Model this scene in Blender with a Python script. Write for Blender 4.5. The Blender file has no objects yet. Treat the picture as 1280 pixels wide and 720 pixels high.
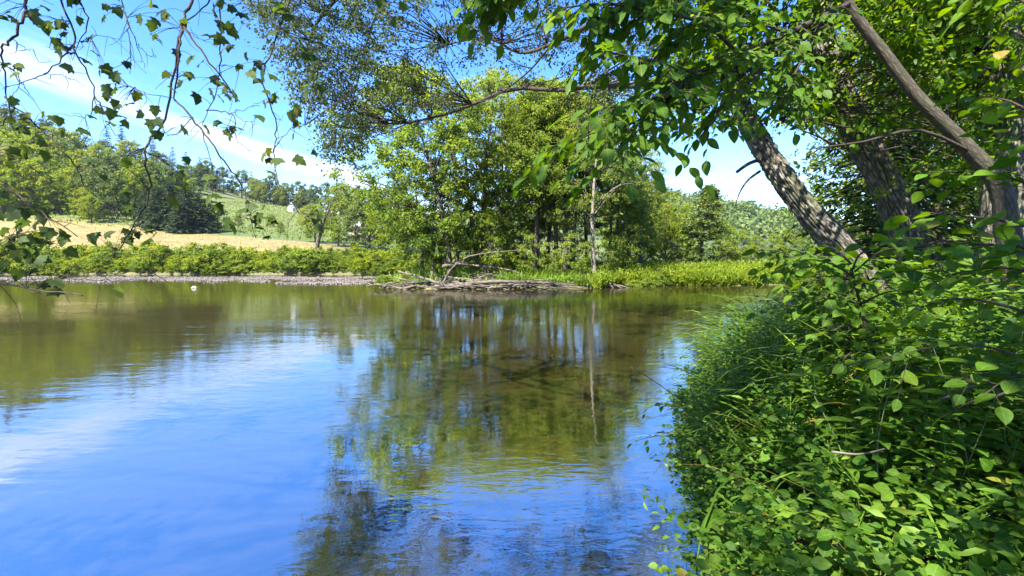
import bpy, math, random
import numpy as np
from mathutils import Vector
PI = math.pi
rng = np.random.default_rng(7)
random.seed(7)
S = bpy.context.scene
COL = S.collection
R = math.radians

# ------------------------------------------------------------------ camera
CAMZ, F, PITCH = 2.5, 620.0, math.atan(38 / 620.0)
cam = bpy.data.cameras.new('camera')
cam.sensor_width = 36; cam.lens = 36 * F / 1280; cam.clip_start = 0.05; cam.clip_end = 6000
co = bpy.data.objects.new('camera', cam); COL.objects.link(co)
co.location = (0, 0, CAMZ); co.rotation_euler = (PI / 2 - PITCH, 0, 0)
S.camera = co

def W(px, py, Y):
    """world point seen at photo pixel px,py at distance Y along the view axis"""
    u, v = (px - 640) / F, (360 - py) / F
    c, s = math.cos(PITCH), math.sin(PITCH)
    d = np.array([u, c + v * s, -s + v * c])
    return np.array([0, 0, CAMZ]) + d * (Y / d[1])

# ------------------------------------------------------------------ small maths
def sstep(a, b, x):
    t = np.clip((np.asarray(x, float) - a) / (b - a), 0, 1)
    return t * t * (3 - 2 * t)

_P = np.random.default_rng(3).random((64, 64))
def vnoise(x, y):
    x = np.asarray(x, float); y = np.asarray(y, float)
    xi = np.floor(x).astype(int); yi = np.floor(y).astype(int)
    fx, fy = x - xi, y - yi
    fx = fx * fx * (3 - 2 * fx); fy = fy * fy * (3 - 2 * fy)
    g = lambda i, j: _P[i % 64, j % 64]
    return (g(xi, yi) * (1 - fx) + g(xi + 1, yi) * fx) * (1 - fy) + (g(xi, yi + 1) * (1 - fx) + g(xi + 1, yi + 1) * fx) * fy - .5

def fbm(x, y, o=4):
    r = 0; a = 1
    for k in range(o):
        r = r + a * vnoise(x * 2 ** k + 13 * k, y * 2 ** k + 7 * k); a *= .5
    return r

# ------------------------------------------------------------------ terrain
def near_edge(y):
    y = np.asarray(y, float)
    return .36 * y + .66 + .25 * np.sin(y * .55) * sstep(3, 9, y) + .10 * np.sin(y * 1.7 + 1) + .27 * np.maximum(y - 8, 0) + np.where(y > 32, (y - 32) ** 2 * .55, 0)

def far_front(x):
    x = np.asarray(x, float)
    return 39.6 + .5 * np.sin(x * .6) + 4.2 * sstep(6.5, 10, x) + .05 * np.maximum(x - 10, 0) + .5 * np.sin(x * .33)

def ground(x, y):
    x = np.asarray(x, float); y = np.asarray(y, float)
    d1 = (x - near_edge(y)) * .94
    n = fbm(x * .25, y * .25)
    n2 = fbm(x * 1.3, y * 1.3, 3)
    bank1 = .70 * sstep(-.1, .5, d1) + .55 * sstep(.3, 2.2, d1) + .9 * sstep(2.0, 6, d1) + .8 * sstep(10, 40, d1)
    bed1 = -.12 - .55 * sstep(0, 4.5, -d1) + n2 * .12 + n * .15
    left = -11.8 + .10 * (y - 39) + .5 * np.sin(y * .8)
    d2 = np.minimum(y - far_front(x), x - left)
    bank2 = .35 * sstep(-.1, .6, d2) + .45 * sstep(.5, 4, d2) + .4 * sstep(3, 20, d2)
    d3 = y - 74 - .6 * np.sin(x * .25)
    bank3 = .5 * sstep(-.2, .6, d3) + .9 * sstep(.5, 4, d3)
    d = np.maximum(np.maximum(d1, d2), d3)
    z = np.where(d < 0, bed1 - .35 * sstep(3, 10, -d), 0)
    # gravel bar
    bar = sstep(44 + .14 * np.maximum(-x - 16, 0), 49 + .14 * np.maximum(-x - 16, 0), y + 7 * n) * sstep(70, 64, y + 5 * n) * sstep(-11.5, -14.5, x + n)
    z = np.where(d < 0, z * (1 - bar) + bar * (.0 + .14 * n + .09 * n2), z)
    dd = np.where(d1 >= d - 1e-6, bank1, np.where(d2 >= d3, bank2, bank3))
    soft = np.maximum(np.maximum(np.where(d1 > -.15, bank1, -9), np.where(d2 > -.15, bank2, -9)), np.where(d3 > -.25, bank3, -9))
    land = (np.maximum(d, 0) > 0)
    zl = soft + n * .25 * sstep(.5, 4, d) + n2 * .08 * sstep(.2, 1, d)
    k = np.interp(x, [-300, -160, -60, 0, 60], [.19, .165, .075, .02, .01])
    zl = zl + k * np.clip(y - 84, 0, 95) * sstep(84, 100, y)
    hl = np.interp(x, [-600, -400, -280, -170, -120, -60, 0, 100, 300], [90, 72, 50, 20, 17, 9, 4, 4, 4])
    zl = zl + hl * sstep(160, 330, y) * (1 + .12 * fbm(x * .012, y * .012))
    hr = np.interp(x, [-300, -100, 0, 100, 184, 256, 334, 450, 900], [0, 10, 45, 68, 64, 52, 24, 14, 30])
    zl = zl + hr * sstep(260, 620, y) * (1 + .15 * fbm(x * .02, y * .02))
    return np.where(land, zl, z)

# ------------------------------------------------------------------ mesh building
def mesh_from(name, V, faces, mat, rnd=None, bark=None, smooth=True, col=None, luv=None):
    """faces: list of (n,k) int arrays"""
    me = bpy.data.meshes.new(name)
    V = np.asarray(V, np.float32)
    faces = [np.asarray(f, np.int32) for f in faces if len(f)]
    nl = sum(f.size for f in faces); nf = sum(len(f) for f in faces)
    me.vertices.add(len(V)); me.vertices.foreach_set('co', V.ravel())
    me.loops.add(nl); me.polygons.add(nf)
    me.loops.foreach_set('vertex_index', np.concatenate([f.ravel() for f in faces]))
    tot = np.concatenate([np.full(len(f), f.shape[1], np.int32) for f in faces])
    st = np.concatenate([[0], np.cumsum(tot)[:-1]]).astype(np.int32)
    me.polygons.foreach_set('loop_start', st)
    if smooth: me.polygons.foreach_set('use_smooth', np.ones(nf, bool))
    if rnd is not None:
        a = me.attributes.new('rnd', 'FLOAT', 'POINT'); a.data.foreach_set('value', np.asarray(rnd, np.float32))
    if bark is not None:
        a = me.attributes.new('bark', 'FLOAT_VECTOR', 'POINT'); a.data.foreach_set('vector', np.asarray(bark, np.float32).ravel())
    if luv is not None:
        a = me.attributes.new('luv', 'FLOAT_VECTOR', 'POINT'); a.data.foreach_set('vector', np.asarray(luv, np.float32).ravel())
    if col is not None:
        a = me.attributes.new('zone', 'FLOAT_COLOR', 'POINT'); a.data.foreach_set('color', np.asarray(col, np.float32).ravel())
    me.update(calc_edges=True); me.validate()
    me.materials.append(mat)
    return me

def obj(name, me, parent=None, loc=None):
    o = bpy.data.objects.new(name, me); COL.objects.link(o)
    if parent: o.parent = parent
    if loc is not None: o.location = loc
    return o

def tag(o, label=None, cat=None, group=None, kind=None):
    if label: o['label'] = label
    if cat: o['category'] = cat
    if group: o['group'] = group
    if kind: o['kind'] = kind
    return o

def thing(name, label, cat, loc=(0, 0, 0), rz=0, group=None, sc=None):
    o = bpy.data.objects.new(name, None); COL.objects.link(o)
    o.location = loc; o.rotation_euler = (0, 0, rz)
    o.empty_display_size = .2
    if sc is not None: o.scale = (sc, sc, sc) if np.isscalar(sc) else sc
    return tag(o, label, cat, group)

def dup(root, loc, rz, sc=None, label=None, group=None, rx=0, ry=0):
    r = root.copy(); COL.objects.link(r)
    r.location = loc; r.rotation_euler = (rx, ry, rz)
    if sc is not None: r.scale = (sc, sc, sc) if np.isscalar(sc) else sc
    if label: r['label'] = label
    if group: r['group'] = group
    for ch in list(root.children):
        c = ch.copy(); COL.objects.link(c); c.parent = r
    return r

class Placer:
    """first placement moves the first thing itself, later ones copy it with its parts"""
    def __init__(s, root): s.root = root; s.used = False
    def put(s, loc, rz=0, sc=1, label=None, group=None, rx=0, ry=0):
        if not s.used:
            s.used = True; r = s.root
            r.location = loc; r.rotation_euler = (rx, ry, rz); r.scale = (sc, sc, sc) if np.isscalar(sc) else sc
            if label: r['label'] = label
            if group: r['group'] = group
            return r
        return dup(s.root, loc, rz, sc, label, group, rx, ry)

def spline(pts, n):
    P = np.asarray(pts, float)
    P = np.vstack([2 * P[0] - P[1], P, 2 * P[-1] - P[-2]])
    m = len(P) - 3
    out = []
    for t in np.linspace(0, m - 1e-6, n):
        i = int(t); u = t - i
        a, b, c, d = P[i], P[i + 1], P[i + 2], P[i + 3]
        out.append(.5 * (2 * b + (c - a) * u + (2 * a - 5 * b + 4 * c - d) * u * u + (3 * b - a - 3 * c + d) * u ** 3))
    return np.array(out)

class Wood:
    def __init__(s): s.V = []; s.F = []; s.T = []; s.B = []; s.n = 0
    def tube(s, pts, rad, sides=6, ridge=0, seed=0):
        P = np.asarray(pts, float); n = len(P)
        rad = np.interp(np.linspace(0, 1, n), np.linspace(0, 1, len(rad)), rad) if not np.isscalar(rad) else np.full(n, rad)
        T = np.gradient(P, axis=0); T /= np.linalg.norm(T, axis=1, keepdims=True) + 1e-12
        a = np.array([0, 0, 1.]) if abs(T[0][2]) < .9 else np.array([1., 0, 0])
        N = np.cross(T[0], a); N /= np.linalg.norm(N)
        th = np.linspace(0, 2 * PI, sides, endpoint=False)
        ln = np.concatenate([[0], np.cumsum(np.linalg.norm(np.diff(P, axis=0), axis=1))])
        V = np.zeros((n, sides, 3)); B = np.zeros((n, sides, 3))
        for i in range(n):
            N = N - T[i] * (N @ T[i]); N /= np.linalg.norm(N) + 1e-12
            Bn = np.cross(T[i], N)
            r = rad[i]
            rr = np.full(sides, r)
            if ridge:
                ang = th / (2 * PI)
                nr = max(6, int(2 * PI * rad.max() / .060))
                w = ang * nr + .9 * vnoise(np.cos(th) * 3 + 9 + seed, np.sin(th) * 3 + ln[i] * 2.2) + .6 * vnoise(ang * 0 + ln[i] * 1.4, np.sin(th) * 2 + np.cos(th) * 5)
                rid = np.abs((w % 1) - .5) * 2
                brk = vnoise(np.floor(w) * 3.7 + seed, ln[i] * 9 + np.floor(w) * 1.3)
                h = -(np.clip(rid, .55, 1) - .55) / .45 + np.where(brk < -.22, -.7, 0) + .8 * vnoise(np.cos(th) * r * 40 + 20, np.sin(th) * r * 40 + ln[i] * 30)
                rr = r + ridge * h + r * .10 * vnoise(np.cos(th) * 1.5 + 5 + seed, np.sin(th) * 1.5 + ln[i] * 1.2)
            V[i] = P[i] + rr[:, None] * (np.cos(th)[:, None] * N + np.sin(th)[:, None] * Bn)
            B[i] = np.stack([np.cos(th) * r, np.sin(th) * r, np.full(sides, ln[i] + seed * 3.3)], 1)
        idx = s.n + np.arange(n * sides).reshape(n, sides)
        a0 = idx[:-1]; a1 = idx[1:]
        s.F.append(np.stack([a0, np.roll(a0, -1, 1), np.roll(a1, -1, 1), a1], -1).reshape(-1, 4))
        s.V.append(V.reshape(-1, 3)); s.B.append(B.reshape(-1, 3)); s.n += n * sides
        for e, ring, fl in ((0, idx[0], 1), (n - 1, idx[-1], 0)):
            s.V.append(P[e][None] + (T[e] * rad[e] * (.3 if e else -.3))[None]); s.B.append(np.array([[0, 0, ln[e]]]))
            c = s.n; s.n += 1
            r2 = np.roll(ring, -1)
            s.T.append(np.stack([np.full(sides, c), r2, ring] if fl else [np.full(sides, c), ring, r2], 1))
        return s
    def mesh(s, name, mat):
        return mesh_from(name, np.concatenate(s.V), [np.concatenate(s.F), np.concatenate(s.T)], mat, bark=np.concatenate(s.B))

# leaf outlines: base at the origin, tip along +y, surface normal +z, length 1
LEAF = {
    'quad': (np.array([[0, 0, 0], [-.33, .5, .10], [0, 1, -.05], [.33, .5, .10]]), [np.array([[0, 2, 1], [0, 3, 2]])]),
    'slim': (np.array([[0, 0, 0], [-.16, .45, .05], [0, 1, -.10], [.16, .45, .05]]), [np.array([[0, 2, 1], [0, 3, 2]])]),
    'needle': (np.array([[0, 0, 0], [-.13, .4, -.02], [0, 1, -.12], [.13, .4, -.02]]), [np.array([[0, 2, 1], [0, 3, 2]])]),
    'oval': (np.array([[0, 0, 0], [0, .35, 0], [0, .72, -.04], [0, 1, -.14], [-.25, .28, .06], [-.27, .58, .03], [-.13, .85, -.05],
                       [.25, .28, .06], [.27, .58, .03], [.13, .85, -.05]]),
             [np.array([[0, 1, 4], [2, 3, 6], [0, 7, 1], [2, 9, 3]]), np.array([[4, 1, 2, 5], [7, 8, 2, 1]]), np.array([[5, 2, 6], [8, 9, 2]])]),
    'lance': (np.array([[0, 0, 0], [0, .4, 0], [0, .75, -.06], [0, 1, -.2], [-.11, .35, .03], [-.075, .72, -.03], [.11, .35, .03], [.075, .72, -.03]]),
              [np.array([[0, 1, 4], [2, 3, 5], [0, 6, 1], [2, 7, 3]]), np.array([[4, 1, 2, 5], [6, 7, 2, 1]])]),
}
_lb = [(0, 0, 0), (.16, -.06, .02), (.46, .02, -.05), (.36, .22, .03), (.54, .46, -.08), (.34, .52, .04), (.26, .70, .02), (0, 1, -.12), (-.26, .70, .02), (-.34, .52, .04), (-.54, .46, -.08), (-.36, .22, .03), (-.46, .02, -.05), (-.16, -.06, .02), (0, .42, .0)]
LEAF['lobed'] = (np.array(_lb), [np.array([[14, i, i + 1] for i in range(13)] + [[14, 13, 0]])])
def _fine(wid, arch=.20, fold=.22):
    ys = [0, .07, .18, .32, .46, .60, .74, .87, 1.0]; ws = [0, .11, .22, .285, .30, .265, .20, .105, 0]
    v = []; mid = []; le = [None] * 9; ri = [None] * 9
    for i, (y, q) in enumerate(zip(ys, ws)):
        mid.append(len(v)); v.append((0, y, -arch * y * y))
    for i in range(1, 8):
        q = ws[i] * wid; y = ys[i] + .02
        le[i] = len(v); v.append((-q, y, -arch * y * y + fold * q)); ri[i] = len(v); v.append((q, y, -arch * y * y + fold * q))
    t = [(mid[0], mid[1], le[1]), (mid[0], ri[1], mid[1]), (mid[7], mid[8], le[7]), (mid[7], ri[7], mid[8])]
    q4 = []
    for i in range(1, 7):
        q4 += [(mid[i], mid[i + 1], le[i + 1], le[i]), (mid[i + 1], mid[i], ri[i], ri[i + 1])]
    return np.array(v, float), [np.array(t), np.array(q4)]
LEAF['fine'] = _fine(1.0); LEAF['finelance'] = _fine(.55, .35, .3)
def blade_base(n=4, bend=.6):
    v = []; f = []
    for i in range(n + 1):
        t = i / n; w = .5 * (1 - t ** 1.8) + .02
        y = math.sin(t * bend * 1.9) / (bend * 1.9) ; z = (1 - math.cos(t * bend * 1.9)) / (bend * 1.9)
        v += [(-w, y, -z * 1.0), (w, y, -z * 1.0)]
        if i: f.append((2 * i - 2, 2 * i - 1, 2 * i + 1, 2 * i))
    return np.array(v), [np.array(f)]

class Leaves:
    def __init__(s): s.V = []; s.F = {}; s.R = []; s.U = []; s.n = 0; s.fine = False
    def add(s, kind, pos, ydir, znorm, size, rnd, width=None):
        bv, bf = LEAF[kind] if isinstance(kind, str) else kind
        pos = np.asarray(pos, float); N = len(pos)
        if N == 0: return s
        y = ydir / (np.linalg.norm(ydir, axis=1, keepdims=True) + 1e-9)
        x = np.cross(y, znorm); x /= np.linalg.norm(x, axis=1, keepdims=True) + 1e-9
        z = np.cross(x, y)
        size = np.broadcast_to(size, (N,)).astype(float)
        w = size if width is None else np.broadcast_to(width, (N,)).astype(float)
        V = (pos[:, None] + bv[None, :, 0:1] * (x * w[:, None])[:, None] + bv[None, :, 1:2] * (y * size[:, None])[:, None]
             + bv[None, :, 2:3] * (z * size[:, None])[:, None])
        m = len(bv)
        if m > 20: s.fine = True
        s.U.append(np.tile(bv, (N, 1)))
        for f in bf:
            s.F.setdefault(f.shape[1], []).append((f[None] + (s.n + np.arange(N) * m)[:, None, None]).reshape(-1, f.shape[1]))
        s.V.append(V.reshape(-1, 3)); s.R.append(np.repeat(np.broadcast_to(rnd, (N,)), m)); s.n += N * m
        return s
    def mesh(s, name, mat):
        return mesh_from(name, np.concatenate(s.V), [np.concatenate(v) for v in s.F.values()], mat, rnd=np.concatenate(s.R), smooth=s.fine, luv=np.concatenate(s.U) if s.fine else None)

def unit(n, r):
    v = r.normal(size=(n, 3)); return v / np.linalg.norm(v, axis=1, keepdims=True)

def spray(L, r, centre, n_twig, per, length, size, kind, rc, spread=.10, droop=.3, up=1.0, axis=None, rvar=.18):
    """a clump of short leafy twigs radiating from one point"""
    n = n_twig * per
    d = unit(n_twig, r); d[:, 2] = d[:, 2] * .55 + .05
    if axis is not None: d = d * .8 + np.asarray(axis)[None]
    d = np.repeat(d, per, 0)
    u = r.random(n)
    tl = np.repeat(length * r.uniform(.5, 1.2, n_twig), per)
    pos = centre + d * (u * tl)[:, None] + r.normal(size=(n, 3)) * spread * length
    pos[:, 2] -= droop * .4 * (u * tl) ** 2 / max(length, .01)
    yd = d * .7 + unit(n, r) * .8; yd[:, 2] -= droop
    zn = unit(n, r) * .75; zn[:, 2] += up
    L.add(kind, pos, yd, zn, size * r.uniform(.6, 1.25, n), np.clip(rc + r.normal(size=n) * rvar, 0, 1))

# ------------------------------------------------------------------ materials
def new_mat(name):
    m = bpy.data.materials.new(name); m.use_nodes = True
    nt = m.node_tree; nt.nodes.clear()
    out = nt.nodes.new('ShaderNodeOutputMaterial')
    return m, nt, out
def nd(nt, typ, **kw):
    n = nt.nodes.new(typ)
    for k, v in kw.items():
        if k in n.bl_rna.properties.keys(): setattr(n, k, v)
        else: n.inputs[k.replace('_', ' ')].default_value = v
    return n
def ramp(nt, fac, stops):
    n = nt.nodes.new('ShaderNodeValToRGB'); e = n.color_ramp.elements
    while len(e) < len(stops): e.new(.5)
    for i, (p, c) in enumerate(stops): e[i].position = p; e[i].color = (*c, 1)
    if fac is not None: nt.links.new(fac, n.inputs[0])
    return n
def math_n(nt, op, a, b=None, c=None, clamp=False):
    n = nt.nodes.new('ShaderNodeMath'); n.operation = op; n.use_clamp = clamp
    for i, x in enumerate((a, b, c)):
        if x is None: continue
        if isinstance(x, (int, float)): n.inputs[i].default_value = x
        else: nt.links.new(x, n.inputs[i])
    return n.outputs[0]

def leaf_mat(name, dark, mid, light, trans=.38, rough=.6, tcol=None, spec=.18, vein=False):
    m, nt, out = new_mat(name); lk = nt.links.new
    at = nd(nt, 'ShaderNodeAttribute', attribute_name='rnd')
    oi = nt.nodes.new('ShaderNodeObjectInfo')
    fac = math_n(nt, 'MULTIPLY_ADD', oi.outputs['Random'], .24, math_n(nt, 'SUBTRACT', at.outputs['Fac'], .12), True)
    rp = ramp(nt, fac, [(0, dark), (.5, mid), (.92, light), (1, (.22, .16, .035))] if vein else [(0, dark), (.5, mid), (1, light)])
    p = nd(nt, 'ShaderNodeBsdfPrincipled', Roughness=rough); p.inputs['Specular IOR Level'].default_value = spec
    if vein:
        lu = nd(nt, 'ShaderNodeAttribute', attribute_name='luv'); sx = nt.nodes.new('ShaderNodeSeparateXYZ'); lk(lu.outputs['Vector'], sx.inputs[0])
        ax_ = math_n(nt, 'ABSOLUTE', sx.outputs['X'])
        rib = math_n(nt, 'SUBTRACT', 1.0, math_n(nt, 'MULTIPLY', ax_, 38), clamp=True)
        sv = math_n(nt, 'SINE', math_n(nt, 'MULTIPLY', math_n(nt, 'SUBTRACT', sx.outputs['Y'], math_n(nt, 'MULTIPLY', ax_, .9)), 50))
        sv = math_n(nt, 'MULTIPLY', math_n(nt, 'POWER', math_n(nt, 'MULTIPLY_ADD', sv, .5, .5), 6), .22)
        mxv = nd(nt, 'ShaderNodeMixRGB'); lk(math_n(nt, 'MAXIMUM', math_n(nt, 'MULTIPLY', rib, .6), sv), mxv.inputs[0]); lk(rp.outputs[0], mxv.inputs[1]); mxv.inputs[2].default_value = (.20, .26, .06, 1)
        nzv = nd(nt, 'ShaderNodeTexNoise', Scale=55.0, Detail=3.0); geo_ = nt.nodes.new('ShaderNodeNewGeometry'); lk(geo_.outputs['Position'], nzv.inputs[0])
        mlv = nd(nt, 'ShaderNodeMixRGB', blend_type='MULTIPLY'); mlv.inputs[0].default_value = .7; lk(mxv.outputs[0], mlv.inputs[1]); lk(ramp(nt, nzv.outputs['Fac'], [(.3, (.62, .66, .5)), (.65, (1.15, 1.1, 1.0))]).outputs[0], mlv.inputs[2])
        rp = mlv
        bpv = nd(nt, 'ShaderNodeBump', Strength=.35, Distance=.004); lk(sv, bpv.inputs['Height']); lk(bpv.outputs[0], p.inputs['Normal'])
    lk(rp.outputs[0], p.inputs['Base Color'])
    hs = nd(nt, 'ShaderNodeHueSaturation', Hue=.485, Saturation=1.1, Value=1.9 if tcol is None else tcol); lk(rp.outputs[0], hs.inputs['Color'])
    t = nt.nodes.new('ShaderNodeBsdfTranslucent'); lk(hs.outputs[0], t.inputs['Color'])
    mx = nd(nt, 'ShaderNodeMixShader'); mx.inputs[0].default_value = trans
    lk(p.outputs[0], mx.inputs[1]); lk(t.outputs[0], mx.inputs[2]); lk(mx.outputs[0], out.inputs[0])
    return m

def bark_mat(name, dark, light, sc=(11, 11, 3.2), bump=.6, moss=0.0):
    m, nt, out = new_mat(name); lk = nt.links.new
    at = nd(nt, 'ShaderNodeAttribute', attribute_name='bark')
    mp = nd(nt, 'ShaderNodeMapping'); mp.inputs['Scale'].default_value = sc; lk(at.outputs['Vector'], mp.inputs[0])
    nz = nd(nt, 'ShaderNodeTexNoise', Scale=1.4, Detail=5.0); lk(mp.outputs[0], nz.inputs[0])
    ad = nd(nt, 'ShaderNodeMixRGB', blend_type='ADD'); ad.inputs[0].default_value = .7; lk(mp.outputs[0], ad.inputs[1]); lk(nz.outputs['Color'], ad.inputs[2])
    vo = nd(nt, 'ShaderNodeTexVoronoi', feature='DISTANCE_TO_EDGE', Scale=1.0); lk(ad.outputs[0], vo.inputs[0])
    fn = nd(nt, 'ShaderNodeTexNoise', Scale=5.0, Detail=8.0, Roughness=.7); lk(mp.outputs[0], fn.inputs[0])
    h = math_n(nt, 'ADD', math_n(nt, 'MULTIPLY', vo.outputs['Distance'], 1.6, clamp=True), math_n(nt, 'MULTIPLY', fn.outputs['Fac'], .55))
    rp = ramp(nt, h, [(.15, dark), (.55, tuple((a + b) / 2 for a, b in zip(dark, light))), (.95, light)])
    big = nd(nt, 'ShaderNodeTexNoise', Scale=2.5, Detail=3.0); lk(at.outputs['Vector'], big.inputs[0])
    mo = nd(nt, 'ShaderNodeMixRGB'); mo.inputs[2].default_value = (.05, .075, .02, 1)
    lk(math_n(nt, 'MULTIPLY', ramp(nt, big.outputs['Fac'], [(.5, (0, 0, 0)), (.7, (1, 1, 1))]).outputs[0], moss), mo.inputs[0]); lk(rp.outputs[0], mo.inputs[1])
    p = nd(nt, 'ShaderNodeBsdfPrincipled', Roughness=.9); lk(mo.outputs[0], p.inputs['Base Color'])
    p.inputs['Specular IOR Level'].default_value = .2
    b = nd(nt, 'ShaderNodeBump', Strength=bump, Distance=.03); lk(h, b.inputs['Height']); lk(b.outputs[0], p.inputs['Normal'])
    lk(p.outputs[0], out.inputs[0])
    return m

def plain_mat(name, c1, c2, scale=6, rough=.8, bump=.3):
    m, nt, out = new_mat(name); lk = nt.links.new
    tc = nt.nodes.new('ShaderNodeTexCoord')
    nz = nd(nt, 'ShaderNodeTexNoise', Scale=scale, Detail=6.0); lk(tc.outputs['Object'], nz.inputs[0])
    rp = ramp(nt, nz.outputs['Fac'], [(.3, c1), (.7, c2)])
    p = nd(nt, 'ShaderNodeBsdfPrincipled', Roughness=rough); lk(rp.outputs[0], p.inputs['Base Color'])
    b = nd(nt, 'ShaderNodeBump', Strength=bump, Distance=.05); lk(nz.outputs['Fac'], b.inputs['Height']); lk(b.outputs[0], p.inputs['Normal'])
    lk(p.outputs[0], out.inputs[0])
    return m

M = {}
M['tree'] = leaf_mat('tree_leaf', (.048, .090, .014), (.128, .190, .028), (.210, .250, .042), trans=.5)
M['pale'] = leaf_mat('pale_tree_leaf', (.060, .095, .020), (.125, .172, .032), (.190, .220, .040), trans=.45)
M['yellow'] = leaf_mat('light_tree_leaf', (.065, .115, .008), (.130, .180, .014), (.190, .215, .022))
M['dark'] = leaf_mat('dark_tree_leaf', (.016, .040, .010), (.030, .065, .014), (.055, .095, .018), trans=.25)
M['conifer'] = leaf_mat('conifer_needle', (.015, .033, .012), (.030, .055, .020), (.055, .075, .026), trans=.12)
M['canopy'] = leaf_mat('canopy_leaf', (.032, .052, .018), (.056, .082, .026), (.095, .120, .032), trans=.4)
M['near'] = leaf_mat('near_leaf', (.038, .088, .008), (.078, .150, .013), (.150, .205, .018), trans=.5, rough=.5)
M['nearv'] = leaf_mat('near_veined_leaf', (.032, .084, .007), (.064, .142, .011), (.120, .188, .015), trans=.48, rough=.5, vein=True)
M['syc'] = leaf_mat('lobed_leaf', (.030, .055, .012), (.055, .090, .016), (.110, .130, .018), trans=.45)
M['herb'] = leaf_mat('herb_leaf', (.022, .074, .006), (.054, .138, .010), (.115, .195, .016), trans=.42, rough=.5, vein=True)
M['grass'] = leaf_mat('grass_blade', (.055, .115, .010), (.110, .190, .018), (.185, .245, .034), trans=.3, rough=.5)
M['weed'] = leaf_mat('meadow_weed', (.085, .140, .008), (.155, .205, .014), (.220, .240, .024), trans=.35)
M['bush'] = leaf_mat('bush_leaf', (.045, .085, .012), (.115, .170, .018), (.190, .220, .028), trans=.35)
M['yleaf'] = leaf_mat('yellowed_leaf', (.16, .17, .02), (.22, .20, .03), (.30, .24, .05), trans=.3, tcol=1.3)
M['hill'] = leaf_mat('hill_leaf', (.036, .066, .016), (.075, .115, .024), (.125, .158, .032), trans=.2)
M['bark'] = bark_mat('ridged_bark', (.012, .010, .008), (.27, .24, .19), sc=(17, 17, 5), bump=1.0, moss=.45)
M['bark_thin'] = bark_mat('smooth_bark', (.032, .026, .02), (.095, .08, .058), sc=(34, 34, 9), bump=.3, moss=.3)
M['bark_far'] = bark_mat('grey_bark', (.035, .028, .02), (.13, .11, .085), sc=(8, 8, 2), bump=.5)
M['bark_pale'] = bark_mat('pale_bark', (.10, .088, .07), (.27, .24, .19), sc=(6, 6, 2), bump=.3)
M['twig'] = bark_mat('dark_twig', (.022, .016, .012), (.075, .055, .04), sc=(60, 60, 20), bump=.2)
M['stem'] = plain_mat('green_stem', (.05, .09, .02), (.09, .10, .03), 20)
M['drift'] = bark_mat('driftwood', (.034, .026, .02), (.215, .18, .145), sc=(18, 18, 1.6), bump=.5)
M['bedstone'] = plain_mat('bed_stone', (.10, .075, .04), (.30, .24, .15), 9)
M['stone'] = plain_mat('river_stone', (.22, .20, .18), (.42, .40, .37), 5)

# ------------------------------------------------------------------ world, sun
SUN_AZ, SUN_EL = R(-146), R(50)      # azimuth from +Y towards +X
world = bpy.data.worlds.new('World'); S.world = world; world.use_nodes = True
nt = world.node_tree; nt.nodes.clear(); lk = nt.links.new
wo = nt.nodes.new('ShaderNodeOutputWorld'); bg = nt.nodes.new('ShaderNodeBackground'); lk(bg.outputs[0], wo.inputs[0])
sky = nt.nodes.new('ShaderNodeTexSky'); sky.sky_type = 'NISHITA'; sky.sun_disc = False
sky.sun_elevation = SUN_EL; sky.sun_rotation = SUN_AZ; sky.air_density = 1.0; sky.dust_density = .05; sky.ozone_density = 3.0; sky.altitude = 200
hsv = nd(nt, 'ShaderNodeHueSaturation', Saturation=1.34, Value=.90, Hue=.513); lk(sky.outputs[0], hsv.inputs['Color'])
tc = nt.nodes.new('ShaderNodeTexCoord'); sp = nt.nodes.new('ShaderNodeSeparateXYZ'); lk(tc.outputs['Generated'], sp.inputs[0])
zz = math_n(nt, 'MAXIMUM', sp.outputs['Z'], .03)
cx = math_n(nt, 'DIVIDE', sp.outputs['X'], zz); cy = math_n(nt, 'DIVIDE', sp.outputs['Y'], zz)
cb = nt.nodes.new('ShaderNodeCombineXYZ'); lk(math_n(nt, 'MULTIPLY', cx, 1.0), cb.inputs[0]); lk(math_n(nt, 'MULTIPLY', cy, .22), cb.inputs[1])
cn = nd(nt, 'ShaderNodeTexNoise', Scale=1.3, Detail=9.0, Roughness=.58, Distortion=.9); lk(cb.outputs[0], cn.inputs[0])
def band(x0, k, w, y0=None):
    d = math_n(nt, 'SUBTRACT', cx, math_n(nt, 'MULTIPLY_ADD', cy, k, x0))
    d = math_n(nt, 'DIVIDE', d, w); d = math_n(nt, 'MULTIPLY', d, d)
    return math_n(nt, 'POWER', 2.718, math_n(nt, 'MULTIPLY', d, -1))
b1 = band(-2.80, .11, .55); b2 = band(1.1, .26, .40); b3 = band(-5.5, .0, 1.0)
bs = math_n(nt, 'ADD', math_n(nt, 'ADD', b1, math_n(nt, 'MULTIPLY', b2, .22)), math_n(nt, 'MULTIPLY', b3, .3))
lw_ = math_n(nt, 'DIVIDE', math_n(nt, 'SUBTRACT', sp.outputs['Z'], .125), .05)
lw_ = math_n(nt, 'POWER', 2.718, math_n(nt, 'MULTIPLY', math_n(nt, 'MULTIPLY', lw_, lw_), -1))
lw_ = math_n(nt, 'MULTIPLY', lw_, math_n(nt, 'MULTIPLY', math_n(nt, 'SUBTRACT', sp.outputs['X'], .1), 4, clamp=True))
cm = math_n(nt, 'ADD', math_n(nt, 'MULTIPLY_ADD', bs, .40, math_n(nt, 'MULTIPLY', lw_, .03)), cn.outputs['Fac'])
cr = nt.nodes.new('ShaderNodeMapRange'); cr.interpolation_type = 'SMOOTHSTEP'
lk(cm, cr.inputs[0]); cr.inputs[1].default_value = .68; cr.inputs[2].default_value = 1.04; cr.inputs[3].default_value = 0; cr.inputs[4].default_value = .95
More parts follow.
